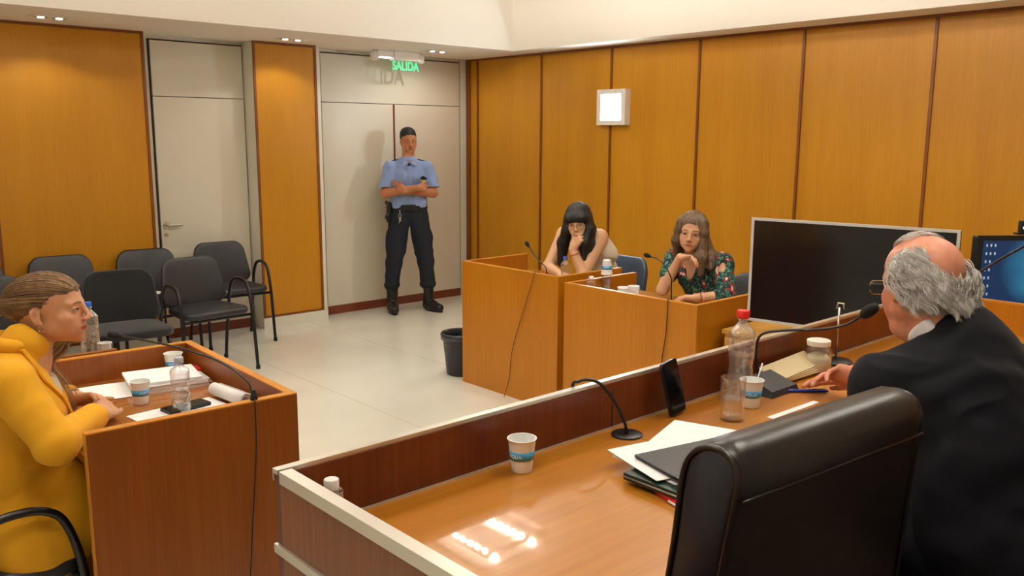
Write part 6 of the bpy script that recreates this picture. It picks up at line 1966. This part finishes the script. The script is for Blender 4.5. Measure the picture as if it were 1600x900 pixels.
# flipped pad: flat sheets and the roll
pd = thing('writing_pad', 'open white writing pad with its pages rolled up beside the microphone', 'notepad', (1.075, 2.76, LZ), R(6))
MB().box(-0.17, 0.12, -0.105, 0.10, 0.0005, 0.0045, 0.0006).build('pages', M_paper, pd)
rb = MB()
prof = []
for a in np.linspace(0, 4.2 * PI, 60):
    rr = 0.012 + 0.0011 * a
    prof.append((rr * math.cos(a), rr * math.sin(a)))
inner = [(x * 0.97, y * 0.97) for x, y in prof]
n_ = len(prof)
c_ = (0.142, 0.031)
P_ = [(c_[0] + x, -0.105, c_[1] + y) for x, y in prof] + [(c_[0] + x, 0.10, c_[1] + y) for x, y in prof]
rb.poly(P_, [(i, i + 1, n_ + i + 1, n_ + i) for i in range(n_ - 1)])
ro = rb.build('rolled_pages', M_paper, pd, smooth=True)
ro.modifiers.new('s', 'SOLIDIFY').thickness = 0.0012
lp = thing('smartphone', 'dark smartphone lying behind the small bottle on the writing pad', 'phone', (1.075, 2.80, LZ + 0.0052), R(8))
MB().prism(rrect(0.15, 0.072, 0.009), 0, 0.009, 'z').build('case', M_black, lp)
MB().prism(rrect(0.145, 0.067, 0.007), 0.0091, 0.0098, 'z').build('screen', mat('phone_glass', S((10, 12, 16)), rough=0.08), lp)
lm = gooseneck_mic('long gooseneck microphone clamped to the left desk, aimed at the woman in yellow', (1.145, 2.44, 0.9), [(1.148, 2.455, 0.925), (1.142, 2.475, 0.955), (1.10, 2.56, 1.005), (1.03, 2.70, 1.035), (0.96, 2.81, 1.052), (0.905, 2.885, 1.062)], r=0.0034, head_len=0.040, head_r=0.011)
MB().lathe([(0.011, 0.001), (0.012, 0.004), (0.010, 0.018), (0.0065, 0.022), (0.006, 0.032)], n=16, c=(0.003, 0.002, 0)).build('socket', M_black, lm, auto=40)
MB().tube(bez([(0.0, -0.012, 0.004), (-0.006, -0.022, -0.01), (-0.010, -0.024, -0.15), (-0.030, -0.026, -0.35), (-0.055, -0.03, -0.6), (-0.07, -0.03, -0.88), (-0.06, -0.05, -0.896)], 6), 0.0024, 6).build('cable', M_black, lm, smooth=True)

# ---- witness desks
MZ = 0.755
make_bottle('small clear bottle with a blue cap in front of the woman with black fringe', (3.965, 3.855, MZ), h=0.195, r=0.030, cap=S((44, 84, 190)), fill=0.35)
make_bottle('clear bottle wearing an upturned white cup, between the two witness desks', (3.935, 3.475, MZ), h=0.175, r=0.030, cap=S((230, 230, 228)), fill=0.4)
make_cup('white cup with a blue band turned upside down over a bottle', (3.935, 3.475, MZ + 0.132), text_ang=R(215), flip=True)
make_bottle('short clear bottle with a white cap at the corner of the floral blouse desk', (3.775, 3.455, MZ), h=0.135, r=0.027, cap=S((232, 230, 226)), fill=0.4, waist=False)
# saucer, cup and mug
sc = thing('saucer', 'white saucer under two small white cups on the witness desk', 'saucer', (3.93, 3.275, MZ))
MB().lathe([(0.03, 0), (0.05, 0.003), (0.075, 0.011), (0.076, 0.0125), (0.05, 0.005), (0.001, 0.0025)], n=40).build('dish', M_cup, sc, smooth=True)
c1 = thing('coffee_cup', 'low white cup on the left of the saucer', 'cup', (3.945, 3.345, MZ + 0.013), 0)
MB().lathe([(0.02, 0), (0.028, 0.002), (0.038, 0.045), (0.0395, 0.052), (0.038, 0.052), (0.036, 0.045), (0.026, 0.004), (0.001, 0.003)], n=36).build('bowl', M_cup, c1, smooth=True)
MB().tube(bez([(0.036, 0, 0.042), (0.052, 0, 0.04), (0.052, 0, 0.02), (0.032, 0, 0.014)], 6), 0.003, 8).build('handle', M_cup, c1, smooth=True)
c2 = thing('coffee_mug', 'taller plain white mug beside the low white cup', 'mug', (3.92, 3.250, MZ + 0.0065), 0)
MB().lathe([(0.022, 0), (0.030, 0.002), (0.0335, 0.075), (0.035, 0.082), (0.0335, 0.082), (0.031, 0.074), (0.028, 0.005), (0.001, 0.004)], n=36).build('body', M_cup, c2, smooth=True)
MB().lathe([(0.0345, 0.066), (0.036, 0.067), (0.0362, 0.069), (0.0345, 0.070)], n=36, closed=True).build('rim_ring', M_cup, c2, smooth=True)
sheet('paper_sheet', 'white papers beside the microphone of the woman in the floral blouse', 'paper', (3.93, 3.06, MZ + 0.0006), 0.20, 0.26, R(5), bend=0.006)
def short_mic(label, base, tip, xf):
    b = Vector(base)
    t = gooseneck_mic(label, base, [(b.x, b.y, b.z + 0.03), (b.x + (tip[0] - b.x) * 0.02, b.y + (tip[1] - b.y) * 0.02, b.z + (tip[2] - b.z) * 0.5)] + xf + [tip], r=0.0034, head_len=0.035, head_r=0.012)
    MB().lathe([(0.014, 0.0), (0.015, 0.003), (0.013, 0.03), (0.008, 0.036)], n=16).build('socket', M_black, t, auto=40)
    return t
m1 = short_mic('gooseneck microphone of the woman with black fringe, leaning left', (3.80, 3.86, 0.862 - 0.105), (3.775, 4.0, 1.02), [(3.79, 3.93, 0.94)])
m2 = short_mic('gooseneck microphone of the woman in the floral blouse, bent at the top', (3.68, 2.79, 0.862 - 0.105), (3.66, 2.93, 1.075), [(3.678, 2.80, 0.98), (3.672, 2.86, 1.055)])
MB().tube(bez([(-0.015, 0.0, 0.02), (-0.035, 0.025, 0.1), (-0.062, 0.04, 0.1065), (-0.067, 0.05, 0.07), (-0.067, 0.13, -0.13), (-0.067, 0.24, -0.42), (-0.067, 0.27, -0.62), (-0.10, 0.285, -0.754)], 6), 0.0022, 6).build('cable', mat('brown_cable', S((70, 40, 24)), rough=0.5), m1, smooth=True)
MB().tube(bez([(-0.012, 0.0, 0.02), (-0.035, -0.01, 0.1), (-0.058, -0.022, 0.1065), (-0.066, -0.026, 0.07), (-0.066, -0.022, -0.07), (-0.066, -0.0, -0.24), (-0.066, 0.01, -0.5), (-0.08, 0.02, -0.754)], 6), 0.0024, 6).build('cable', M_black, m2, smooth=True)
# microphone at the far right
rmic = gooseneck_mic('thin gooseneck microphone crossing the blue computer monitor', (3.02, 0.60, ZD), [(3.02, 0.60, ZD + 0.01), (3.02, 0.62, 1.2), (3.01, 0.72, 1.385), (3.0, 0.85, 1.41), (3.0, 0.95, 1.352), (3.0, 1.055, 1.268)], r=0.0042, head_len=0.03, head_r=0.008)
MB().lathe([(0.05, 0), (0.05, 0.01), (0.01, 0.018)], n=28).build('base', M_black, rmic, auto=40)
# webcam on the monitor
wcm = thing('webcam', 'small dark webcam with a lit dot on top of the computer monitor', 'camera', (3.992, 1.232, 1.312), R(-38.5))
MB().box(-0.035, 0.035, -0.012, 0.022, 0.0, 0.008, 0.002).build('foot', M_black, wcm)
MB().box(-0.022, 0.022, -0.015, 0.015, 0.0081, 0.058, 0.006).build('body', M_black, wcm)
MB().lathe([(0.006, 0), (0.004, 0.002)], n=14, M=Matrix.Translation((-0.012, -0.0152, 0.03)) @ Matrix.Rotation(PI / 2, 4, 'X')).build('indicator', mat('led', (1, 1, 1, 1), emis=(1.0, 0.9, 0.8, 1), estr=3.0), wcm)
# paper on the back chair
sheet('paper_sheet', 'small white paper lying on the seat of a back row chair', 'paper', (2.40, 6.76, 0.500), 0.16, 0.11, R(20))
# waste bin
bn = thing('waste_bin', 'black plastic waste bin with a liner beside the witness desk', 'bin', (3.865, 4.80, 0))
MB().lathe([(0.10, 0.001), (0.105, 0.008), (0.135, 0.285), (0.142, 0.29), (0.143, 0.302), (0.138, 0.302), (0.131, 0.285), (0.101, 0.012), (0.001, 0.010)], n=40).build('body', mat('bin_plastic', S((34, 36, 38)), rough=0.4), bn, auto=50)
MB().lathe([(0.128, 0.22), (0.134, 0.302), (0.140, 0.308), (0.147, 0.300), (0.1455, 0.262), (0.1465, 0.262), (0.149, 0.302), (0.140, 0.312), (0.131, 0.304), (0.125, 0.22)], n=48, closed=True, wob=lambda a, z: 1 + 0.010 * math.sin(a * 9) * math.sin(z * 70)).build('liner', mat('liner', S((46, 48, 52)), rough=0.25), bn, smooth=True)
